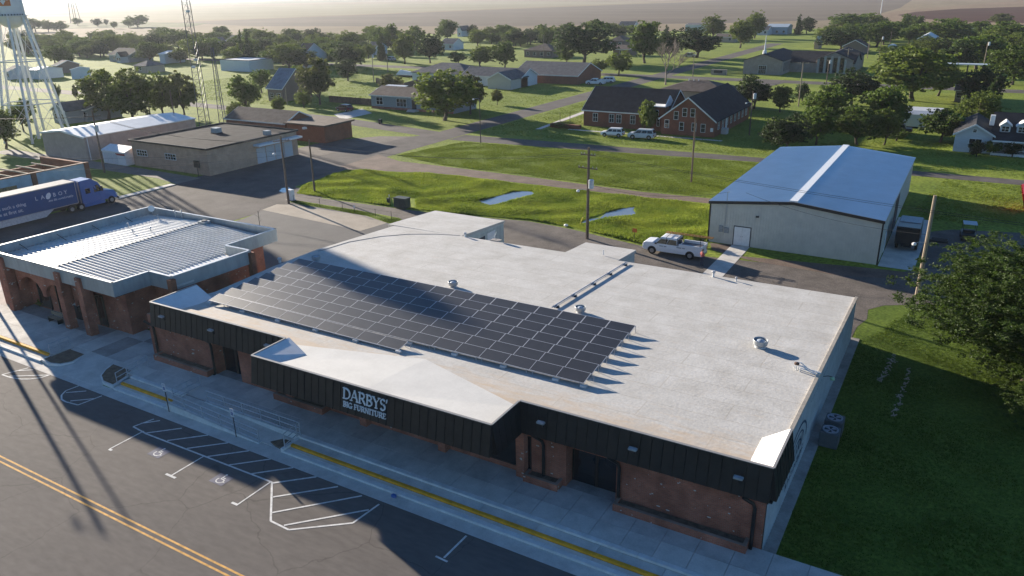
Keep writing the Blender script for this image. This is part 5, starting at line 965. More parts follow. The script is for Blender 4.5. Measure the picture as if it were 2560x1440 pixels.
def txt(body, size, m, parent, loc, rot, name='lettering', shear=0, ext=.004, sx=1.):
    cu = bpy.data.curves.new(name, 'FONT'); cu.body = body; cu.size = size; cu.shear = shear; cu.extrude = ext; cu.resolution_u = 2
    o = bpy.data.objects.new(name, cu); COL.objects.link(o); bpy.context.view_layer.update()
    me = bpy.data.meshes.new_from_object(o.evaluated_get(bpy.context.evaluated_depsgraph_get())); bpy.data.objects.remove(o); me.materials.append(m)
    q = bpy.data.objects.new(name, me); COL.objects.link(q); q.parent = parent; q.location = loc; q.rotation_euler = rot; q.scale = (sx,1,1); return q
# camera-facing side of the pickup is local +y (it points to -X): thin grey print blocks stand for its unreadable lettering
for x0, x1, z in ((1.35,.95,1.0),(.85,.55,1.0),(-.55,-1.1,1.08),(-1.2,-1.5,1.08)): mk(MB().box(min(x0,x1),max(x0,x1),1.016,1.022,z,z+.09), 'door_print', mat('print_grey', (.25,.27,.27), .7), PK, world=False)
car('parked_suv', 'older boxy white car parked on the grass before the brick church hall', 'car', G(1531,341), rad(188), PW, L=4.55, W=1.8, H=1.7, hood=1.0, belt=1.02, cab=(.02,.09,.62,.74), wb=(.18,.80), two_tone=mat('cladding_grey', (.2,.2,.2), .7))
car('parked_suv', 'newer silver sport utility parked on the grass before the brick church hall, right one', 'car', G(1604,346.5), rad(187), PS, L=5.2, W=2.0, H=1.88, hood=1.15, belt=1.12, cab=(.02,.08,.64,.76), wb=(.19,.80), wr=.4)
car('parked_pickup', 'white pickup parked on the drive beside the long brick hall', 'pickup', G(1489,212), rad(187), PW, L=5.9, W=2, H=1.9, hood=1.2, belt=1.15, cab=(.36,.40,.68,.78), wb=(.2,.82), wr=.4, bed=.36)
car('parked_suv', 'white sport utility half behind the pickup at the long brick hall', 'car', G(1517,207), rad(190), PW, L=5.0, W=1.95, H=1.85, hood=1.1, belt=1.1, cab=(.02,.08,.64,.76))
car('parked_suv', 'dark red sport utility on the concrete drive of the grey house', 'car', G(862,278), rad(172), PR, L=4.7, W=1.9, H=1.7, hood=1.02, belt=1.05, cab=(.02,.1,.63,.76))
car('far_car', 'pale car in shade beside the dome tree', 'car', G(1725,143), rad(185), PS); car('far_car', 'white car parked on the slope behind the white workshop', 'car', G(593,146), rad(185), PW)
car('far_car', 'silver car under trees beside the street at mid left', 'car', G(980,152), rad(160), PS); car('far_car', 'dark blue car half hidden below the trees left of the white trailer', 'car', G(2215,335), rad(180), PBL, group=None)
car('far_car', 'black car in the shade just right of the dark blue car', 'car', G(2245,332), rad(180), PD)
# work truck with raised flat deck in the shed's shade
bt = G(2268,636); t = thing('flatbed_truck', 'dark box truck parked on the concrete apron in the shade of the shed', 'truck', (-3.95,93.2,.035), rad(90))
mk(MB().box(-3.6,1.2,-1.15,1.15,.75,2.7), 'cargo_box', PD, t, world=False, bevel=.05); mk(MB().box(-1.5,1.1,-1.05,1.05,2.71,2.76), 'roof_sheet', mat('sheet_grey', (.34,.36,.38), .5), t, world=False); cb_ = mk(MB().hexa([(1.35,-1.05,.5),(3.5,-1.05,.5),(3.5,1.05,.5),(1.35,1.05,.5),(1.4,-.95,2.3),(2.5,-.95,2.3),(2.5,.95,2.3),(1.4,.95,2.3)]), 'cab', mat('cab_orange', (.22,.06,.03), .5), t, world=False, bevel=.05)
mk(MB().box(-3.6,3.3,-.5,.5,.5,.75), 'chassis', TRIMD, t, world=False)
for x in (-2.4,2.5):
    for s in (-1,1): w_ = mk(MB().wheel((x,s*.95,.48),.48,.3), 'wheel', TYRE, t, world=False); mk(MB().wheel((x,s*.97,.48),.26,.3,12), 'rim', RIM, w_, world=False)
mk(MB().box(-3.66,-3.6,-1.1,1.1,.8,2.6), 'rear_door', BLACKM, t, world=False)
q = G(2418,598); t = thing('utility_cart', 'small dark utility cart with pale roof standing on the gravel yard', 'cart', q, rad(95))
mk(MB().box(-1.3,1.3,-.7,.7,.35,.85), 'body', PD, t, world=False, bevel=.04); mk(MB().box(-.7,.8,-.68,.68,1.85,1.93), 'roof', SID['pale'], t, world=False)
for x in (-.65,.75):
    for s in (-1,1): mk(MB().tube([(x,s*.64,.85),(x,s*.64,1.85)], .03, 5), 'roof_post', TRIMD, t, world=False)
for x in (-.85,.85):
    for s in (-1,1): mk(MB().wheel((x,s*.62,.3),.3,.22), 'wheel', TYRE, t, world=False)
mk(MB().box(-.3,.2,-.6,.6,.85,1.15), 'seat', BLACKM, t, world=False)
q = G(2388,608); t = thing('metal_pallet', 'low dark metal frame lying on the gravel by the utility cart', 'frame', (q.x-1.6,q.y,0)); 
for k in range(4): mk(MB().box(-.9,.9,-.6+k*.38,-.5+k*.38,.02,.22), 'bar', TRIMD, t, world=False)
for x in (-.9,.8): mk(MB().box(x,x+.1,-.6,.65,.22,.3), 'cross_bar', TRIMD, t, world=False)
q = G(2548,522); t = thing('red_dumpster', 'bright red open-top waste skip at the right edge', 'dumpster', (q.x+2.2,q.y,0)); RD_ = mat('dumpster_red', (.45,.02,.025), .5, .1, 2)
mk(MB().hexa([(-1.6,-2.4,.15),(2.2,-2.4,.15),(2.2,2.4,.15),(-1.6,2.4,.15),(-2.3,-3.0,2.6),(2.6,-3.0,2.6),(2.6,3.0,2.6),(-2.3,3.0,2.6)]), 'shell', RD_, t, world=False)
for k in range(5): mk(MB().hexa([(-1.75-.0,-2.2+k*1.05,.2),(-1.62,-2.2+k*1.05,.2),(-1.62,-2.05+k*1.05,.2),(-1.75,-2.05+k*1.05,.2),(-2.42,-2.6+k*1.25,2.55),(-2.28,-2.6+k*1.25,2.55),(-2.28,-2.45+k*1.25,2.55),(-2.42,-2.45+k*1.25,2.55)]), 'side_rib', RD_, t, world=False)
for k in range(6): mk(MB().box(-1.8+k*.65,-1.3+k*.65,-1.5+(k%3),-.9+(k%3),2.5,2.8+.1*(k%2)), 'waste', WHITEM if k%2 else WOODL, t, world=False)
mk(MB().box(-1.6,2.2,-.2,.2,0,.15), 'skid', TRIMD, t, world=False)
# ---- semi truck (points away from the street, along +Y)
TK = thing('semi_truck', 'blue semi truck with long lettered furniture trailer parked beside the ruin', 'truck', (-104.0,57,.015), rad(90))   # local x is world +Y, local -y is world +X
BLU = mat('trailer_blue', (.022,.075,.20), .6, .05, 1, spec=.15); 
tr = mk(MB().box(-13.5,1.2,-1.3,1.3,1.15,4.1), 'trailer', BLU, TK, world=False); mk(MB().box(-13.5,1.22,-1.31,1.31,4.1,4.13), 'trailer_roof', mat('trailer_roof', (.30,.30,.30), .8, spec=.1), tr, world=False)
mk(MB().box(-13.4,1.24,-1.32,-1.302,4.0,4.1).box(1.14,1.24,-1.32,-1.302,1.2,4.0).box(-13.4,1.14,-1.32,-1.302,1.15,1.25), 'trailer_edge', RIM, tr, world=False)
mk(MB().prism([(-13.0,-1.28,.35),(-3.4,-1.28,.35),(-2.2,-1.28,1.14),(-13.0,-1.28,1.14)], (0,.05,0)), 'side_skirt', mat('skirt_grey', (.5,.5,.5), .6), tr, world=False)
cabm = PBL
cb_ = mk(loft(MB(), [[(1.9,-1.2,.9),(1.9,1.2,.9),(1.9,1.15,3.95),(1.9,-1.15,3.95)],[(3.6,-1.2,.8),(3.6,1.2,.8),(3.6,1.1,4.0),(3.6,-1.1,4.0)],[(4.6,-1.2,.8),(4.6,1.2,.8),(4.6,1.0,3.3),(4.6,-1.0,3.3)],[(5.1,-1.2,.8),(5.1,1.2,.8),(5.2,1.1,2.05),(5.2,-1.1,2.05)],[(6.9,-1.05,.7),(6.9,1.05,.7),(6.8,.8,1.75),(6.8,-.8,1.75)],[(7.15,-.9,.7),(7.15,.9,.7),(7.1,.7,1.4),(7.1,-.7,1.4)]]), 'cab', cabm, TK, world=False)
mk(MB().add([(4.66,-.98,3.2),(4.66,.98,3.2),(5.18,1.05,2.12),(5.18,-1.05,2.12)], [(0,1,2,3)]), 'windscreen', GLASS, cb_, world=False)
for s in (-1,1):
    y = s*1.215; mk(MB().add([(3.75,y*.97,2.1),(4.85,y*.97,2.1),(4.45,y*.90,3.0),(3.75,y*.93,3.0)], [(0,1,2,3)]), 'side_window', GLASS, cb_, world=False); mk(MB().add([(2.5,y*.985,2.1),(3.2,y*.985,2.1),(3.2,y*.965,2.8),(2.5,y*.965,2.8)], [(0,1,2,3)]), 'sleeper_window', GLASS, cb_, world=False)
    mk(MB().box(4.7,4.85,min(s*1.25,s*1.5),max(s*1.25,s*1.5),2.1,2.8), 'mirror', BLACKM, cb_, world=False); mk(MB().box(6.95,7.12,min(s*.62,s*.98),max(s*.62,s*.98),1.0,1.25), 'headlight', LAMPW, cb_, world=False); mk(MB().box(2.0,5.0,min(s*1.0,s*1.24),max(s*1.0,s*1.24),.35,.85), 'side_fairing', cabm, TK, world=False); mk(MB().tube([(1.75,s*1.0,.8),(1.75,s*1.0,3.9)], .08, 8), 'exhaust_stack', RIM, TK, world=False)
    for x in (-12.2,-10.9,.2,1.5,6.0):
        w_ = mk(MB().wheel((x,s*1.08,.52),.52,.34), 'wheel', TYRE, TK, world=False); mk(MB().wheel((x,s*1.1,.52),.28,.34,12), 'rim', RIM, w_, world=False)
mk(MB().box(-13.2,6.6,-.45,.45,.6,1.1), 'chassis', TRIMD, TK, world=False); mk(MB().box(7.1,7.25,-1.1,1.1,.45,.85), 'bumper', RIM, TK, world=False)
TXW = mat('print_white', (.72,.74,.76), .6)
# lettering reads left to right seen from +X: text x axis along local +x (world +Y)
R_ = (rad(90), 0, 0)
LX = -4.3
for ch, x in (('L',0),('A',.75),('B',2.35),('O',3.05),('Y',3.85)): txt(ch, .72, TXW, tr, (LX+x,-1.306,2.75), R_)
mk(MB().prism([(LX+1.75+.42*math.cos(rad(a))*.8+.12*math.sin(rad(a)),-1.307,3.0+.42*math.sin(rad(a))) for a in range(0,360,30)], (0,.004,0)), 'leaf_emblem', TXW, tr, world=False)
txt('live life comfortably.', .42, TXW, tr, (LX+1.6,-1.306,2.2), R_, shear=.35); txt("there's such a thing", .62, TXW, tr, (-10.4,-1.306,2.45), R_); txt('as love at first sit.', .62, TXW, tr, (-10.4,-1.306,1.75), R_)
# ================================================================== POLES AND WIRES
INS = mat('insulator', (.35,.33,.31), .4)
POLES = {}
def pole(key, label, base_px, top_px, arms=(), xf=False, lamp=False, m=WOOD, r=.15, loc=None, h=None, name='utility_pole', cat='utility pole'):
    b = loc or G(*base_px); hh = h or HT(top_px, b); t = thing(name, label, cat, b); t['group'] = 'poles'
    mk(MB().tube([(0,0,0),(0,0,hh)], [r,r*.7], 8), 'shaft', m, t, world=False)
    for z, ln, an in arms:
        a_ = mk(MB().hexa([Vector((x*math.cos(rad(an))-y*math.sin(rad(an)), x*math.sin(rad(an))+y*math.cos(rad(an))+.0, zz)) for zz in (hh-z,hh-z+.12) for x, y in ((-ln/2,-.2),(ln/2,-.2),(ln/2,-.1),(-ln/2,-.1))]), 'cross_arm', m, t, world=False)
        for k in (-.45,-.25,.25,.45):
            x = ln*k; mk(MB().lathe([(.04,0),(.06,.08),(.03,.18)], (x*math.cos(rad(an))+.15*math.sin(rad(an)), x*math.sin(rad(an))-.15*math.cos(rad(an)), hh-z+.12), 6), 'insulator', INS, a_, world=False)
    if xf: mk(MB().lathe([(.05,-.05),(.3,0),(.3,.95),(.2,1.02),(.05,1.05)], (.42,-.1,hh-xf), 12), 'transformer', mat('transformer_grey', (.50,.52,.53), .5), t, world=False)
    if lamp:
        l_ = mk(MB().tube([(0,0,hh-lamp),(-.5,-.35,hh-lamp+.15),(-.9,-.6,hh-lamp+.05)], .03, 5), 'lamp_arm', STEEL, t, world=False); mk(MB().lathe([(.18,-.12),(.2,.02),(.08,.12)], (-.95,-.63,hh-lamp), 10), 'lamp_head', WHITEM, l_, world=False)
    POLES[key] = (b, hh); return t
pole('A', 'tall dark utility pole with two crossarms and a grey transformer behind the shop', (1468,597), (1482,368), ((.9,1.9,-5),(2.4,2.5,-5)), 4.6, 4.9, r=.2)
pole('B', 'tall dark utility pole with lamp at the corner of the grass verge', (722,509), (697,340), ((.7,2.2,60),), False, 2.4, r=.17)
pole('C', 'bare dark utility pole on the edge of the weedy lot', (787,481), (772,349), r=.15)
pole('D', 'bare utility pole on the mown lot left of the metal shed', (1728,456), (1742,290), r=.15)
pole('E', 'slim street lamp pole at the bend of the side street', (1202,357), (1196,245), (), False, .2, TRIMD, .1, name='street_lamp', cat='street lamp')
pole('F', 'tall pale utility pole with bare lamp right of the metal shed', (2292,742), (2340,489), (), False, 4.4, WOODL, .2)
pole('G', 'utility pole with pale transformer right of the brick church hall', (1873,338), (1888,228), (), 1.4, 2.2, m=WOOD)
pole('H', 'utility pole with crossarm at far left before the tan warehouse', (262,432), (240,275), ((1.0,2.2,60),), 3.4, False, r=.17)
pole('I', 'grey pole with crossarm between the small trees right of the church hall', (1996,266), (2007,155), ((.4,2.6,10),), m=WOODL)
pole('J', 'pole with crossarm standing before the tan church windows', (2114,184), (2121,120), ((.6,2.4,10),), m=WOODL); pole('K', 'pole with transformer at the tan church forecourt', (2066,207), (2068,150), ((.2,1.6,10),), 1.0)
pole('L', 'pale pole beside the carport canopy at right', (2454,190), (2468,105), (), 1.0, m=WOODL)
pole('M', 'brown pole right of the tan church', (2168,146), (2175,98), m=WOODL); pole('N', 'pole with white transformer left of the rounded shed', (2196,156), (2207,95), (), .5); pole('O', 'pole right of the rounded shed', (2222,130), (2234,78))
pole('P', 'bare pole before the gable of the brick church hall', (1735,370), (1740,298), m=WOODL, r=.12); pole('Q', 'pole with crossarm before the lane into the distance', (1732,192), (1737,130), ((.3,2.0,10),), m=WOODL)
pole('R', 'pole with crossarm left of the garden shed at mid left', (935,206), (930,138), ((.3,1.6,30),), .8, m=WOODL); pole('S', 'slim pole right of its neighbour at mid left', (970,180), (967,140), m=WOODL)
pole('T', 'white steel pole running out of the top of the picture at upper right', (2200,45), (2207,-40), (), False, False, WHITEM, .35); pole('U', 'dark pole left of the red cottage behind the tan office', (445,345), (436,225), m=WOOD, r=.13); pole('V', 'dark pole beside the wrecked sheds at mid left', (378,300), (373,235), (), .5)
pole('W', 'pole in front of the blue-roofed old cottage', (718,262), (713,218), m=WOODL); pole('X', 'pole right of the blue-roofed old cottage', (800,262), (795,205), m=WOODL)
pole('Y', 'pole before the dark brick ranch house', (1359,146), (1357,88), m=WOODL); pole('Z', 'pole with lamp among the far trees at upper right', (2265,84), (2272,55))
for k_, (x_, y_, h_) in enumerate(((-78,32.4,9.6),(-80,34.5,10.2))): pole('street%d' % k_, ['street lamp just out of view at left whose long shadow crosses the road','thin pole just out of view at left beside the street lamp'][k_], None, None, (), False, .3 if not k_ else False, TRIMD, .2-.06*k_, loc=Vector((x_,y_,.28)), h=h_)
def wire(a, b, sag, label='thin overhead power wire', r=.018):
    pts = [Vector(a).lerp(Vector(b), i/14)-Vector((0,0,sag*4*(i/14)*(1-i/14))) for i in range(15)]
    o = mk(MB().tube(pts, r, 4, False), 'power_wire', mat('wire_black', (.03,.03,.03), .6)); tag(o, label, 'wire', 'overhead wires')
def ptop(k, dz=0, dx=0, dy=0): b, h = POLES[k]; return (b.x+dx, b.y+dy, b.z+h-dz)
for dx in (-.8,.8): wire(ptop('A',.7,dx), (45,72,8.6+.2*dx), 1.2, 'overhead wire from the tall transformer pole to the right over the shed yard'); wire(ptop('A',.7,dx), ptop('C',.4,dx*.3), 1.3, 'overhead wire from the tall transformer pole to the bare pole on the lot')
wire(ptop('A',4.2), (-21.7,83.6,6.0), .9, 'service wire from the tall transformer pole to the metal shed mast'); wire(ptop('F',4.3), (40,78,6), .8, 'slack service wire right of the pale pole'); wire(ptop('F',3.6), (-20,84,6), .7, 'service wire from the pale pole along the shed front')
for dx in (-.8,.0,.8): wire(ptop('B',.6,dx), ptop('H',1.0,dx), 1.4, 'overhead wire between the corner lamp pole and the far left pole'); wire(ptop('H',1.0,dx), (-190,62,9), 1.2, 'overhead wire running left from the far left pole')
wire(ptop('B',2.0), (-140,52,6.5), 1.2, 'low slack wire over the blue truck'); wire(ptop('B',2.6), (-140,44,6.0), 1.6, 'lowest slack wire over the blue truck'); wire(ptop('G',.4), ptop('I',.5), 1.0, 'overhead wire right of the brick church hall')
# guy wire guard
a = G(1450,561); wire(a, ptop('A',6.5), .0, 'guy wire of the tall transformer pole'); o = mk(MB().tube([Vector(a), Vector(a).lerp(Vector(ptop('A',6.5)), .38)], .04, 6), 'guy_guard', mat('guard_yellow', (.6,.5,.08), .5)); tag(o, 'yellow plastic guard on the guy wire of the tall pole', 'guy guard')
# ================================================================== SMALL STREET THINGS
SIGNW = mat('sign_face', (.66,.68,.70), .5); SIGNB = mat('sign_blue', (.02,.10,.32), .5)
for k, (bx_, tp) in enumerate((((427,1028),(413,957)), ((594,1091),(586,1019)))):
    b = G(*bx_); b.y = min(b.y, 28.5); t = thing('parking_sign', ['accessible parking sign on a thin post at the upper end of the ramp','accessible parking sign on a thin post at the lower end of the ramp'][k], 'sign', b); hh = HT(tp, b)
    mk(MB().tube([(0,0,0),(0,0,hh-.05)], .03, 6), 'post', TRIMD, t, world=False); f_ = mk(MB().box(-.17,.17,-.045,-.032,hh-.62,hh), 'plate', SIGNW, t, world=False)
    mk(MB().box(-.1,.1,-.049,-.046,hh-.5,hh-.27), 'blue_square', SIGNB, f_, world=False); mk(MB().box(-.03,.0,-.052,-.05,hh-.42,hh-.31).box(-.03,.05,-.052,-.05,hh-.44,hh-.415), 'symbol', SIGNW, f_, world=False)
    for j in range(3): mk(MB().box(-.12,.12,-.048,-.046,hh-.08-j*.055,hh-.06-j*.055), 'print_line', SIGNB, f_, world=False)
def sign(label, px, top, face, w, h): 
    b = G(*px); hh = HT(top, b); t = thing('sign_post', label, 'sign', b); mk(MB().tube([(0,0,0),(0,0,hh)], .035, 6), 'post', TRIMD, t, world=False); mk(MB().box(-w/2,w/2,-.06,-.04,hh-h,hh), 'plate', face, t, world=False)
sign('orange marker sign on a short post by the alley left of the pickup', (1586,602), (1586,571), mat('sign_orange', (.5,.13,.03), .6), .55, .45); sign('small white marker on the fence line of the grass verge', (887,532), (887,512), SIGNW, .25, .45); sign('thin white marker post behind the green box', (975,512), (975,486), SIGNW, .12, .3)
q = G(1006,519); t = thing('green_utility_box', 'dark green utility box on the weedy lot beside the alley', 'utility box', q); GB = mat('box_green', (.035,.05,.045), .6); mk(MB().box(-1.0,1.0,-.6,.6,.05,1.3), 'case', GB, t, world=False, bevel=.05); mk(MB().box(-1.05,1.05,-.65,.65,1.3,1.42), 'lid', GB, t, world=False, bevel=.03); mk(MB().box(-.02,.02,-.63,-.605,.1,1.25), 'door_seam', TRIMD, t, world=False)
q = G(972,511); t = thing('meter_pedestal', 'small grey pedestal left of the green utility box', 'utility box', q); mk(MB().box(-.2,.2,-.2,.2,0,.85), 'case', GB, t, world=False, bevel=.04); mk(MB().box(-.22,.22,-.22,.22,.85,.9), 'lid', GB, t, world=False)
q = G(728,500); t = thing('white_cabinet', 'white cabinet at the foot of the corner lamp pole', 'cabinet', q); mk(MB().box(-.45,.45,-.35,.35,.1,1.5), 'case', WHITEM, t, world=False, bevel=.04); mk(MB().box(-.5,.5,-.4,.4,0,.1), 'plinth', CONC, t, world=False)
# post-and-wire fence along the verge
t = thing('verge_fence', 'low wire fence on thin posts along the grass verge', 'fence', G(735,505))
pts = [G(735,506),G(800,516),G(857,525),G(939,542),G(979,548)]
for p in pts: mk(MB().tube([p, p+Vector((0,0,1.1))], .03, 5), 'fence_post', TRIMD, t)
mk(MB().tube([p+Vector((0,0,.95)) for p in pts], .012, 4), 'wire', TRIMD, t)
def bin_(label, px, m): 
    q = G(*px); t = thing('wheeled_bin', label, 'bin', q); mk(MB().hexa([(-.25,-.3,.1),(.25,-.3,.1),(.25,.3,.1),(-.25,.3,.1),(-.32,-.38,1.0),(.32,-.38,1.0),(.32,.38,1.0),(-.32,.38,1.0)]), 'bin_body', m, t, world=False); mk(MB().box(-.34,.34,-.42,.42,1.0,1.08), 'lid', m, t, world=False, bevel=.02)
    for s in (-1,1): mk(MB().wheel((s*.0,.3*s,.12),.12,.06,10), 'wheel', TYRE, t, world=False)
bin_('dark wheeled bin on the verge before the grey house', (951,310), GB); 
q = G(1500,566) ; t = thing('white_bag', 'small white bag lying by the alley puddle', 'litter', G(1415,566)); mk(MB().lathe([(.05,0),(.28,.08),(.22,.25),(.05,.3)], (0,0,0), 9), 'bag', WHITEM, t, world=False, smooth=True)
q = G(985,1244); o = mk(MB().box(q.x-.14,q.x+.14,q.y-.1,q.y+.1,.02,.22), 'litter_cup', paint('litter_blue', (.08,.16,.4)), bevel=.03); tag(o, 'crumpled blue and white carton in the gutter', 'litter')
# mailbox, monument sign
q = G(1797,187); t = thing('monument_sign', 'low tan brick monument sign before the church lane', 'sign', q); mk(MB().box(-2.6,2.6,-.4,.4,0,1.7), 'base', TANW, t, world=False); mk(MB().box(-1.6,1.2,-.45,-.41,.6,1.4), 'panel', TRIMD, t, world=False)
t = thing('brick_sign_bed', 'low brick planter sign on the lawn before the brick church hall', 'planter', G(1413,320)); mk(MB().box(-3.4,3.4,-.4,.4,0,.8), 'wall', BRICKCH, t, world=False)
mk(MB().box(-3.2,3.2,.41,1.2,0,.6), 'soil', MULCH, t, world=False)
for i, x in enumerate((1400,1425)): t = thing('bollard_pole', ['thin dark pole behind the left end of the brick planter sign','thin dark pole behind the right end of the brick planter sign'][i], 'pole', G(x,306)); mk(MB().tube([(0,0,0),(0,0,2.2)], .05, 6), 'shaft', TRIMD, t, world=False)
wsheet('church_path', [tuple(G(*p).xy) for p in ((1338,323),(1352,323),(1470,280),(1462,277))], .02, CONC); wsheet('church_walk', [(-72,144.8),(-40,145.0),(-40,146.0),(-72,145.8)], .02, CONC)
# ---- man standing by the pickup
pb = G(1754,664); 
def person(label, loc, rz, shirt, trousers, hgt=1.76):
    t = thing('person', label, 'person', loc, rz); k = hgt/1.76
    J = dict(pel=(0,0,.95), wai=(0,0,1.1), che=(0,.02,1.32), nek=(0,.02,1.5), hd0=(0,-.0,1.58), hd1=(0,-.02,1.66), hd2=(0,-.01,1.74),
             hl=(.1,0,.92), kl=(.12,-.02,.5), al=(.13,.03,.08), tl=(.14,-.15,.04), hr=(-.1,0,.92), kr=(-.12,-.02,.5), ar=(-.13,.03,.08), tr=(-.14,-.15,.04),
             sl=(.19,.02,1.42), el=(.27,.04,1.14), wl=(.17,-.16,1.08), fl=(.1,-.24,1.1), sr=(-.19,.02,1.42), er=(-.27,.04,1.14), wr=(-.17,-.16,1.08), fr=(-.1,-.24,1.1))
    Rr = dict(pel=.155, wai=.145, che=.165, nek=.06, hd0=.075, hd1=.1, hd2=.075, hl=.1, kl=.07, al=.05, tl=.04, hr=.1, kr=.07, ar=.05, tr=.04, sl=.075, el=.052, wl=.035, fl=.04, sr=.075, er=.052, wr=.035, fr=.04)
    E = [('pel','wai'),('wai','che'),('che','nek'),('nek','hd0'),('hd0','hd1'),('hd1','hd2'),('pel','hl'),('hl','kl'),('kl','al'),('al','tl'),('pel','hr'),('hr','kr'),('kr','ar'),('ar','tr'),('che','sl'),('sl','el'),('el','wl'),('wl','fl'),('che','sr'),('sr','er'),('er','wr'),('wr','fr')]
    ks = list(J); me = bpy.data.meshes.new('body'); me.from_pydata([Vector(J[q])*k for q in ks], [(ks.index(a), ks.index(b)) for a, b in E], []); o = bpy.data.objects.new('body', me); COL.objects.link(o)
    sk = o.modifiers.new('skin', 'SKIN'); 
    for i, q in enumerate(ks): me.skin_vertices[0].data[i].radius = (Rr[q]*k,)*2; me.skin_vertices[0].data[i].use_root = q == 'pel'
    o.modifiers.new('sub', 'SUBSURF').levels = 1; bpy.context.view_layer.update(); dg = bpy.context.evaluated_depsgraph_get(); m2 = bpy.data.meshes.new_from_object(o.evaluated_get(dg)); bpy.data.objects.remove(o)
    skin = mat('skin', (.36,.2,.14), .6); m2.materials.clear()
    for m in (skin, shirt, trousers, TRIMD): m2.materials.append(m)
    for p in m2.polygons:
        c = p.center; z = c.z/k; p.use_smooth = True
        p.material_index = 0 if z > 1.5 or (c.y < -.1 and .9 < z < 1.3) else (1 if z > 1.0 else (2 if z > .1 else 3))
    b = bpy.data.objects.new('body', m2); COL.objects.link(b); b.parent = t
    mk(MB().lathe([(.105,1.665),(.112,1.70),(.09,1.775),(.02,1.80)], (0,.0,0), 14).box(-.08,.08,-.2,-.09,1.675,1.69), 'cap', mat('hair_dark', (.05,.035,.03), .8), t, world=False, smooth=True); return t
person('person in a faded red shirt and jeans standing at the tail of the white pickup', pb, rad(150), mat('shirt_red', (.40,.10,.09), .8), mat('jeans', (.04,.05,.09), .8))
# ================================================================== TREES
LEAF = {k: mat('leaf_'+k, c, .65, scale=1.2, col2=c2, trans=.45, island=.4, spec=.25, coords='obj') for k, (c, c2) in dict(
    a=((.10,.148,.022),(.060,.098,.014)), b=((.13,.168,.028),(.082,.115,.017)), c=((.045,.072,.020),(.028,.048,.013)), d=((.12,.135,.036),(.08,.092,.024)), e=((.072,.118,.018),(.038,.066,.011))).items()}
BARK = mat('bark', (.085,.065,.05), .95, .25, 3, .5, coords='obj')
def leaves(pts, nrm, size, rng, up=.3):
    n = len(pts); a = rng.normal(size=(n,3))+nrm*.9+np.array([0,0,up]); a /= np.linalg.norm(a, axis=1)[:,None]
    t = np.cross(a, rng.normal(size=(n,3))); t /= np.linalg.norm(t, axis=1)[:,None]; b = np.cross(a, t); s = size*rng.uniform(.55,1.3,(n,1))
    v = np.stack([pts-t*s, pts-b*s*.6, pts+t*s, pts+b*s*.6], 1).reshape(-1,3); f = np.arange(4*n).reshape(n,4); return v, f
def np_mesh(name, v, f, m):
    me = bpy.data.meshes.new(name); n = len(f); me.vertices.add(len(v)); me.vertices.foreach_set('co', v.astype(np.float32).ravel()); k = f.shape[1]
    me.loops.add(n*k); me.loops.foreach_set('vertex_index', f.astype(np.int32).ravel()); me.polygons.add(n); me.polygons.foreach_set('loop_start', np.arange(0, n*k, k, dtype=np.int32)); me.polygons.foreach_set('loop_total', np.full(n, k, dtype=np.int32))
    me.update(); me.validate(); me.materials.append(m); return me
def tree_mesh(seed, kind, nleaf, lsize, lobes=26, trunk=.2, per=16, sig=.022):
    """unit tree: 1 high, crown about 1 wide"""
    rng = np.random.default_rng(seed); P = []; Nn = []
    if kind == 'cone':
        L_ = [(np.array([rng.normal()*.05, rng.normal()*.05, z]), .30*(1.02-z)+.03) for z in np.linspace(.12,.95,lobes)]
        L_ += [(c+np.array([math.cos(a),math.sin(a),0])*r*.8, r*.5) for (c, r) in L_ for a in rng.uniform(0,6.3,2)]
    else:
        L_ = []; z0, zc = (trunk, .60) if kind != 'round' else (.08, .52); hz = (1-z0)/2; zc = z0+hz
        wid = {'round': .5, 'oval': .42, 'wide': .52, 'tall': .36, 'open': .48}[kind]
        while len(L_) < lobes:
            q = rng.normal(size=3); q /= np.linalg.norm(q); q *= rng.uniform(.35,.86); 
            if kind in ('wide','oval','open') and q[2] < -.55: q[2] *= .6
            L_.append((np.array([q[0]*wid, q[1]*wid, zc+q[2]*hz*.92]), rng.uniform(.12,.24)*(1 if kind != 'open' else .8)))
    W_ = np.array([r**2 for _, r in L_]); W_ /= W_.sum()
    for (c, r), w in zip(L_, W_):
        n = int(nleaf*w/per)+1; d = rng.normal(size=(n,3)); d /= np.linalg.norm(d, axis=1)[:,None]; rr = r*(rng.uniform(0,1,(n,1))**.3)*rng.uniform(.85,1.06,(n,1))
        q = c+d*rr*np.array([1.05,1.05,.85]); q = np.repeat(q, per, 0); P.append(q+rng.normal(size=q.shape)*np.array([sig,sig,sig*.6])); Nn.append(np.repeat(d, per, 0))
    P = np.concatenate(P); Nn = np.concatenate(Nn); P = P[P[:,2] > .03] if False else P; v, f = leaves(P, Nn, lsize, rng)
    crown = v, f
    tb = MB(); top = .55 if kind != 'cone' else .9; bend = rng.normal(size=2)*.02
    tb.tube([(0,0,-.01),(bend[0],bend[1],trunk*.9+.05),(bend[0]*2,bend[1]*2,top)], [.034,.024,.010], 7)
    if kind != 'cone':
        for i in rng.choice(len(L_), min(len(L_), 9), replace=False):
            c = L_[i][0]; z = trunk*.8+.05+rng.uniform(0,.12); tb.tube([(bend[0],bend[1],z),(c[0]*.5,c[1]*.5,z+(c[2]-z)*.62),tuple(c)], [.017,.011,.004], 5)
    return crown, tb
PROT = {}
def proto(key, seed, kind, leaf, nleaf=5200, lsize=.030, lobes=26, trunk=.2):
    (v, f), tb = tree_mesh(seed, kind, nleaf, lsize, lobes, trunk)
    c = np_mesh('crown', v, f, LEAF[leaf]); b = bpy.data.meshes.new('trunk'); b.from_pydata(tb.v, [], tb.f); b.materials.append(BARK); PROT[key] = (c, b)
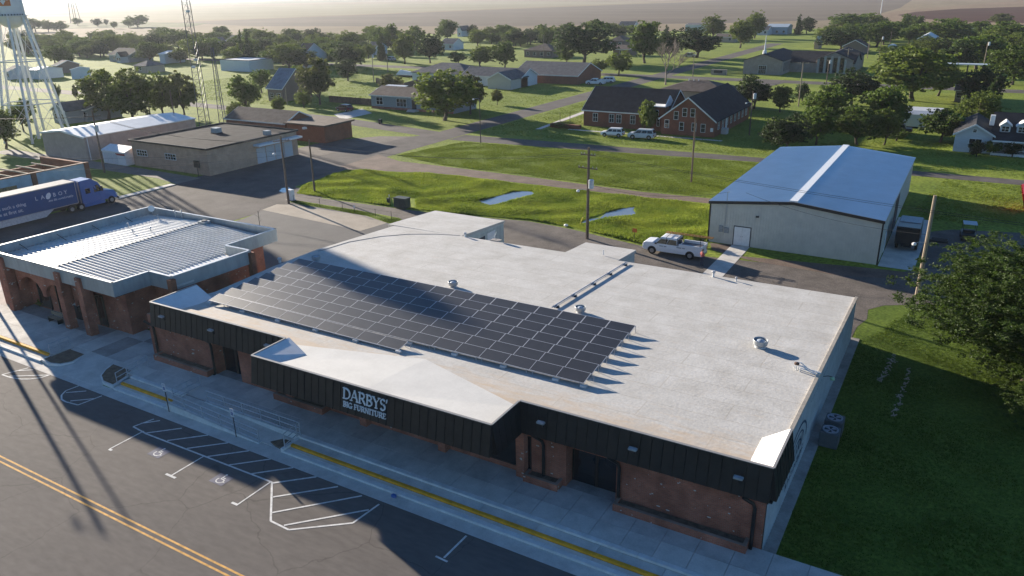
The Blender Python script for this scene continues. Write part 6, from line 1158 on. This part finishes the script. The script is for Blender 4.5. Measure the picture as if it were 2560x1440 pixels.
for i, (k, a) in enumerate((('wide','a'),('wide','b'),('oval','a'),('oval','b'),('tall','b'),('tall','a'),('open','d'),('open','b'))): proto(f'{k}{i}', 11+i, k, a, 9500, .025, 36+i, .07)
for i, a in enumerate('abc'): proto(f'round{i}', 31+i, 'round', a, 7500, .027, 32)
proto('dark0', 41, 'wide', 'c', 11000, .025, 42, .1); proto('dark1', 42, 'oval', 'c', 10000, .025, 40, .08)
proto('cone0', 51, 'cone', 'c', 6000, .028, 12, .05); proto('cone1', 52, 'cone', 'c', 5200, .030, 10, .05)
KEYS = {'w': ['wide0','wide1'], 'o': ['oval2','oval3'], 't': ['tall4','tall5'], 'p': ['open6','open7'], 'r': ['round0','round1'], 'R': ['round2'], 'd': ['dark0','dark1'], 'c': ['cone0','cone1'], 'm': ['wide0','wide1','oval2','oval3','open7','round0']}
def tree(px, pyb, pyt, wpx, kind, label, name=None, group=None, hmax=17):
    b = G(px, pyb); h = HT((px+(0), pyt), b); dep = (b-CAMP).dot(_f); w = wpx/F_PX*dep*1.12
    h = max(1.2, min(h, hmax)); key = random.choice(KEYS[kind]); c, tr = PROT[key]; rz = random.uniform(0, 6.28)
    nm = name or ('conifer' if kind == 'c' else ('shrub' if h < 3.2 else 'leafy_tree')); t = thing(nm, label, 'shrub' if nm == 'shrub' else 'tree', (b.x, b.y, -.02), rz, group)
    t.scale = (w, w, h)
    for nm2, me in (('crown', c), ('trunk', tr)): o = bpy.data.objects.new(nm2, me); COL.objects.link(o); o.parent = t
    return t
# hand-placed trees: (x, y base, y top, width, kind, label) in photo pixels
for a in [
 (1112,301,174,160,'w','spreading elm with a stout trunk in front of the grey house'),
 (1176,286,172,80,'p','loose tree behind the right end of the grey house'),
 (1243,262,219,30,'p','small pollarded tree standing alone on the lawn by the side street'),
 (975,232,178,58,'p','loose tree behind the garden shed'),
 (870,202,148,56,'R','round dark shrub-like tree left of the two slim poles'),
 (800,262,126,86,'p','tall thin-leaved tree right of the blue-roofed cottage'),
 (738,232,160,62,'r','bright round tree above the blue-roofed cottage'),
 (655,232,168,52,'r','bright tree left of the blue-roofed cottage'),
 (620,292,178,66,'m','leafy tree beside the shorter lattice mast'),
 (272,298,172,112,'w','large tree left end of the grove behind the metal warehouse'),
 (338,310,172,118,'w','large tree in the middle of the grove behind the metal warehouse'),
 (410,292,182,84,'o','tree with visible trunk at the right end of the grove'),
 (462,296,166,84,'p','tall open tree just left of the tall lattice mast'),
 (1618,330,247,52,'t','slim bright tree against the brick church hall front'),
 (1884,272,186,92,'d','dark round tree right of the brick church hall roof'),
 (1460,158,52,136,'d','huge dark tree behind the long brick hall'),
 (1612,158,43,100,'t','tall bright poplar-like tree right of the huge dark tree'),
 (1672,150,76,54,'d','dark tree between the tall bright tree and the dome tree'),
 (1742,144,67,116,'d','dark dome-shaped tree beside the lane'),
 (1546,190,125,62,'r','round tree behind the roof of the long brick hall'),
 (1500,184,146,44,'r','smaller round tree next to the long brick hall gable'),
 (1416,158,121,42,'r','round tree close behind the long brick hall roof'),
 (1850,120,48,72,'o','paired elm left one above the church spire'), (1886,96,29,58,'o','paired elm right one at the field edge'),
 (1782,98,38,62,'o','tree at the field edge right of the dome tree'),
 (1950,280,208,62,'t','young bright tree right of the dark round tree'),
 (2005,252,208,38,'R','small dark round evergreen behind the crossarm pole'),
 (2280,252,118,190,'w','massive bright cottonwood at upper right'),
 (2345,240,150,90,'w','right flank tree of the massive cottonwood'),
 (2128,262,174,118,'d','dark tree left of the massive cottonwood'),
 (2210,330,202,112,'o','tall tree in front of the massive cottonwood'),
 (2072,318,205,104,'w','bright bushy tree left in the right-hand thicket'),
 (2142,362,256,112,'w','bright bushy tree in the middle of the right-hand thicket'),
 (2040,362,258,90,'m','rough tree at the left end of the right-hand thicket'),
 (1965,378,286,104,'d','dark low tree left of the metal shed roof ridge'),
 (2210,362,262,70,'m','tree right end of the right-hand thicket'),
 (2445,262,165,100,'d','tall dark evergreen above the dormer house'),
 (2440,316,228,104,'w','bright tree left of the dormer house roof'),
 (2350,356,268,100,'m','bushy tree between the white trailer and the dormer house'),
 (2350,322,285,60,'r','round shrub beside the white trailer'),
 (2530,212,105,110,'w','bright tree at the right edge above the dormer house'),
 (2470,300,190,60,'c','dark conifer rising behind the dormer house'),
 (2100,128,68,98,'d','round dark tree beside the peach coloured house'),
 (2190,118,48,98,'w','broad tree behind the tan church'),
 (2362,108,42,116,'w','broad tree by the red soil field'),
 (2512,118,48,92,'w','broad bright tree at the upper right edge'),
 (2440,172,80,124,'m','large tree left of the carport canopy'),
 (1995,86,35,30,'c','dark conifer at the field edge above the tan church'),
 (2016,84,43,40,'R','dark round tree beside the conifer above the tan church'),
 (2110,82,30,92,'m','tree in the row behind the round dark tree'), (2172,76,32,76,'m','tree at the right end of the row behind the tan church'),
 (2266,84,31,38,'m','tree left of the red soil field'), (2292,86,36,30,'m','slim tree at the red soil field edge'), (2500,62,30,54,'p','thin tree on the red soil field skyline'),
 (1118,102,43,56,'o','tall rounded elm standing up against the fields'),
 (955,152,70,34,'c','dark pointed conifer at centre left'), (626,168,72,44,'c','dark conifer left of centre in the tree belt'), (608,160,74,30,'c','second dark conifer beside the first in the tree belt'),
 (982,128,52,42,'o','rounded tree right of the pointed conifer'), (1035,128,60,54,'m','broad tree against the fields right of the pointed conifer'),
 (1012,160,82,62,'m','bright tree below the broad tree at centre'), (1076,158,80,62,'d','dark tree left of the tall rounded elm'), (1182,90,62,28,'R','small dark tree right of the tall rounded elm'),
 (1202,168,108,68,'m','bushy tree in the garden right of centre'), (1262,170,98,60,'w','tree with clear trunk in the garden right of centre'), (1146,162,126,40,'r','small round bright tree beside the garden trees'),
 (345,68,35,52,'m','large shrub clump on the pasture at far left'), (322,70,46,26,'r','low bush at the foot of the large shrub clump'), (245,66,46,26,'R','round bush on the pasture'), (266,63,48,13,'R','tiny bush on the pasture'), (286,72,52,18,'r','small bush in front of the large shrub clump'), (195,64,43,22,'m','slim bush beside the far pylon'),
 (90,80,43,44,'m','hazy tree right of the water tower tank'), (122,80,50,34,'m','second hazy tree right of the water tower tank'), (152,80,50,34,'m','third hazy tree right of the water tower tank'),
 (15,372,250,90,'m','bushy tree behind the water tower legs'), (60,330,240,60,'r','shrub between the water tower legs'), (148,250,205,18,'r','sapling on the lawn right of the water tower'), (192,252,206,14,'p','tiny sapling on the lawn near the grove'),
 (1600,88,60,10,'c','tiny pointed tree at the field edge'), (1666,92,62,26,'c','small conifer left of the far metal building'),
]: tree(*a)
# shrubs near the dormer house, porch and shed
for a in [(2440,392,352,40,'R','dark clipped shrub beside the dormer house porch'), (2480,388,350,40,'r','shrub before the dormer house porch steps'), (2530,392,355,44,'R','shrub at the right of the porch steps'), (1745,613,585,32,'r','weed clump at the left corner of the metal shed'), (110,770,745,34,'r','small bush in shade before the brick bank arches'), (1410,318,308,60,'r','low hedge behind the brick planter sign'), (1940,352,320,90,'d','dark undergrowth left in the thicket by the shed roof'), (2240,352,318,60,'r','undergrowth right in the thicket'),(700,285,240,40,'m','rough bush among junk by the blue-roofed cottage'),(760,270,228,46,'m','second rough bush by the blue-roofed cottage'),(590,300,258,46,'m','low bush at the foot of the lattice masts')]: tree(*a, hmax=5)
# the mass of the tree belt: individual trees nobody could name one by one
BELT = [((30,640),(100,146),'hazy tree in the belt behind the houses at upper left','trees of the upper left belt',56),
        ((640,1010),(102,146),'tree in the belt along the fields at upper centre left','trees of the centre left belt',40),
        ((1180,1440),(98,118),'tree in the belt along the fields right of the tall rounded elm','trees of the centre right belt',22),
        ((60,640),(128,170),'garden tree between the houses at left','garden trees at left',14),
        ((640,930),(136,178),'garden tree between the houses left of centre','garden trees left of centre',12),
        ((1480,1600),(84,100),'tree at the field edge behind the huge dark tree','field edge trees behind the huge dark tree',6),
        ((2040,2560),(92,120),'tree among the houses at upper right','trees among the upper right houses',22),
        ((2200,2560),(130,185),'garden tree in the upper right gardens','garden trees at upper right',12)]
for (x0, x1), (y0, y1), lab, grp, n in BELT:
    for i in range(n):
        x = x0+(x1-x0)*(i+random.uniform(.1,.9))/n; yb = random.uniform(y0, y1); b = G(x, yb); h = random.uniform(6.5,11.5); dep = (b-CAMP).dot(_f); w = h*random.uniform(.95,1.35)
        top = h; t = tree(x, yb, yb-h/dep*F_PX*.93, w/dep*F_PX, random.choice('mmmmwod'), lab, 'leafy_tree', grp)
# bare grey tree by the side street
b = G(1664,212); h = HT((1660,107), b); t = thing('bare_tree', 'leafless grey tree standing behind the church hall roofs', 'tree', b); GB2 = mat('bare_bark', (.20,.165,.14), .95, .15, 3)
bm_ = MB(); tw = MB()
def branch(p, d, L_, r, n):
    q = p+d*L_; (bm_ if n > 1 else tw).tube([p, p.lerp(q,.5)+Vector((random.uniform(-.1,.1),random.uniform(-.1,.1),0))*L_*.4, q], [r, r*.8, r*.55], 5 if n > 1 else 3, False)
    if n > 0:
        for _ in range(3 if n > 3 else 4): dd = (d+Vector((random.gauss(0,.45),random.gauss(0,.45),random.gauss(.12,.25)))).normalized(); branch(q if random.random() < .6 else p.lerp(q,.7), dd, L_*random.uniform(.62,.85), r*.62, n-1)
branch(Vector((0,0,0)), Vector((0,0,1)), h*.36, .3, 5); mk(bm_, 'trunk', GB2, t, world=False); mk(tw, 'crown', GB2, t, world=False)
# ---- the big near tree at the right edge
def near_tree(label, loc, h, w, seed, leaf, nleaf, lsize, lobes):
    (v, f), tb = tree_mesh(seed, 'wide', nleaf, lsize, lobes, .02, 60, .011); t = thing('leafy_tree', label, 'tree', loc); t.scale = (w, w, h)
    o = bpy.data.objects.new('crown', np_mesh('crown', v, f, LEAF[leaf])); COL.objects.link(o); o.parent = t; me = bpy.data.meshes.new('trunk'); me.from_pydata(tb.v, [], tb.f); me.materials.append(BARK); o = bpy.data.objects.new('trunk', me); COL.objects.link(o); o.parent = t
near_tree('large dense green tree filling the right edge beside the shaded lawn', (6.6,61.6,-.05), 10.8, 17.0, 77, 'e', 260000, .0060, 150)
near_tree('low bushy tree below the large tree at the right edge', (6.8,56.0,-.05), 5.2, 8.6, 78, 'e', 50000, .0085, 50)
# ================================================================== GRASS TUFTS (stuff)
def tufts(name, label, polys, n, hmin, hmax, m, holes=(), seed=3, clump=.0):
    rng = np.random.default_rng(seed); pts = []
    def inside(P, poly):
        x, y = P[:,0], P[:,1]; c = np.zeros(len(P), bool); j = len(poly)-1
        for i in range(len(poly)):
            xi, yi = poly[i]; xj, yj = poly[j]; c ^= ((yi > y) != (yj > y)) & (x < (xj-xi)*(y-yi)/((yj-yi) or 1e-9)+xi); j = i
        return c
    for poly, k in polys:
        xs = [p[0] for p in poly]; ys = [p[1] for p in poly]; P = np.stack([rng.uniform(min(xs),max(xs),int(n*k*2)), rng.uniform(min(ys),max(ys),int(n*k*2))], 1); P = P[inside(P, poly)]
        for hpoly in holes: P = P[~inside(P, hpoly)]
        pts.append(P[:int(n*k)])
    P = np.concatenate(pts); N = len(P)
    nz = np.sin(P[:,0]*.55+1.3*np.sin(P[:,1]*.4))*np.cos(P[:,1]*.62+np.sin(P[:,0]*.35)); hh = (hmin+(hmax-hmin)*np.clip(.45+.5*nz, .05, 1)*rng.uniform(.5,1.1,N))
    B = 4; th = rng.uniform(0,6.28,(N,B)); lean = rng.uniform(.2,.8,(N,B)); hb = hh[:,None]*rng.uniform(.6,1.1,(N,B)); w = .028+.12*hh[:,None]*np.ones((N,B))
    c = np.zeros((N,B,3)); c[:,:,0] = P[:,None,0]+rng.normal(size=(N,B))*.08; c[:,:,1] = P[:,None,1]+rng.normal(size=(N,B))*.08
    d = np.stack([np.cos(th),np.sin(th),np.zeros_like(th)], 2); s = np.stack([-np.sin(th),np.cos(th),np.zeros_like(th)], 2)
    tip = c+d*(lean*hb)[...,None]; tip[:,:,2] = hb; v = np.stack([c-s*w[...,None], c+s*w[...,None], tip], 2).reshape(-1,3); f = np.arange(len(v)).reshape(-1,3)
    o = bpy.data.objects.new(name, np_mesh(name, v, f, m)); COL.objects.link(o); tag(o, label, 'grass', kind='stuff')
GT = mat('grass_blades', (.29,.34,.045), .8, scale=.2, col2=(.11,.175,.022), trans=.5, island=.3, spec=.15); GT2 = mat('grass_lawn_blades', (.21,.26,.036), .8, scale=.18, col2=(.13,.18,.024), trans=.35, island=.25, spec=.15)
hol = [[gx(p) for p in q] for q in (((1192,504),(1250,489),(1282,479),(1330,478),(1338,485),(1300,499),(1225,513)), ((1518,531),(1548,523),(1588,517),(1590,535),(1530,546),(1448,560),(1462,550)), ((975,520),(1040,520),(1040,495),(975,495)))]
LOT = [(-85.4,82.4),(-87.3,94),(-84,95.4),(-71.5,98.4),(-57,98.6),(-38,98.7),(-24.2,99.6),(-24.2,80.2),(-29,79.2),(-34,80.3),(-40,81.7),(-46,82.2),(-52,81.1),(-60.4,79.9),(-75.9,79.2),(-83.2,79.1)]
tufts('weed_grass', 'rough weedy grass on the lot between the alley and the dirt track', [(LOT, 1)], 120000, .07, .46, GT, hol)
tufts('lot_grass', 'shorter grass on the lot between the dirt track and the back street', [([(-87.4,107.8),(-75,104.6),(-59.5,104),(-39,102.8),(-24.2,103.6),(-24.2,128.6),(-30,128.6),(-60,125.9),(-84,123.9)], .8), ([(-5,104.4),(20,104.8),(40,105),(40,129),(-2,129)], .2)], 70000, .05, .24, GT2, seed=5)
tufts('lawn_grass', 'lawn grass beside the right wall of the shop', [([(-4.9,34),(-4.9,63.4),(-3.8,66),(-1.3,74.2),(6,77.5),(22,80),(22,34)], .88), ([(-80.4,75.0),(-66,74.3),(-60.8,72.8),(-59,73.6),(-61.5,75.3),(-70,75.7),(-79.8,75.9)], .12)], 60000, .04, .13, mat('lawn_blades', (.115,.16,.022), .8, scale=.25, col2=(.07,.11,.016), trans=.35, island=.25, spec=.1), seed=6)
tufts('town_grass', 'lawn grass of the gardens beyond the back street', [([(-87.4,134),(-60,134),(-25,134.5),(30,134.5),(30,188),(-87.4,188)], .5), ([(-230,148),(-150,147),(-97,147),(-95.6,134),(-95.6,242),(-230,240)], .5)], 90000, .05, .2, GT2, [[gx(q) for q in ((855,302),(830,286),(905,270),(935,284))], [gx(q) for q in ((1332,326),(1358,326),(1475,280),(1455,275))]], seed=9)
# pale scraps of straw in two lines on the shaded lawn
for k, (p0, p1) in enumerate((((2237,890),(2200,955)), ((2275,925),(2232,1045)))):
    m_ = MB()
    for i in range(40):
        f_ = i/40+random.uniform(-.01,.01); q = G(p0[0]+(p1[0]-p0[0])*f_+random.gauss(0,3.5), p0[1]+(p1[1]-p0[1])*f_+random.gauss(0,3)); a_ = random.uniform(0,3.14); l_ = random.uniform(.06,.2); m_.tube([(q.x-l_*math.cos(a_),q.y-l_*math.sin(a_),.05),(q.x+l_*math.cos(a_),q.y+l_*math.sin(a_),.07)], random.uniform(.02,.05), 4)
    o = mk(m_, 'straw_line', mat('straw', (.42,.36,.27), .95)); tag(o, ['pale scattered straw line on the shaded lawn, upper one','pale scattered straw line on the shaded lawn, lower curved one'][k], 'straw', kind='stuff')
# ================================================================== HAZE
hz = MB().box(-12000,10000,-420,14000,-1.5,75)
o = mk(hz, 'haze', None if False else WHITEM); o.data.materials.clear(); hm = bpy.data.materials.new('haze_air'); hm.use_nodes = True; nt = hm.node_tree; nt.nodes.remove(nt.nodes['Principled BSDF']); pv = nt.nodes.new('ShaderNodeVolumePrincipled')
pv.inputs['Color'].default_value = (.80,.86,.95,1); pv.inputs['Density'].default_value = HAZE_D; pv.inputs['Anisotropy'].default_value = .4; nt.links.new(pv.outputs[0], nt.nodes['Material Output'].inputs['Volume']); o.data.materials.append(hm); tag(o, 'thin warm evening haze over the plain', 'haze', kind='stuff')
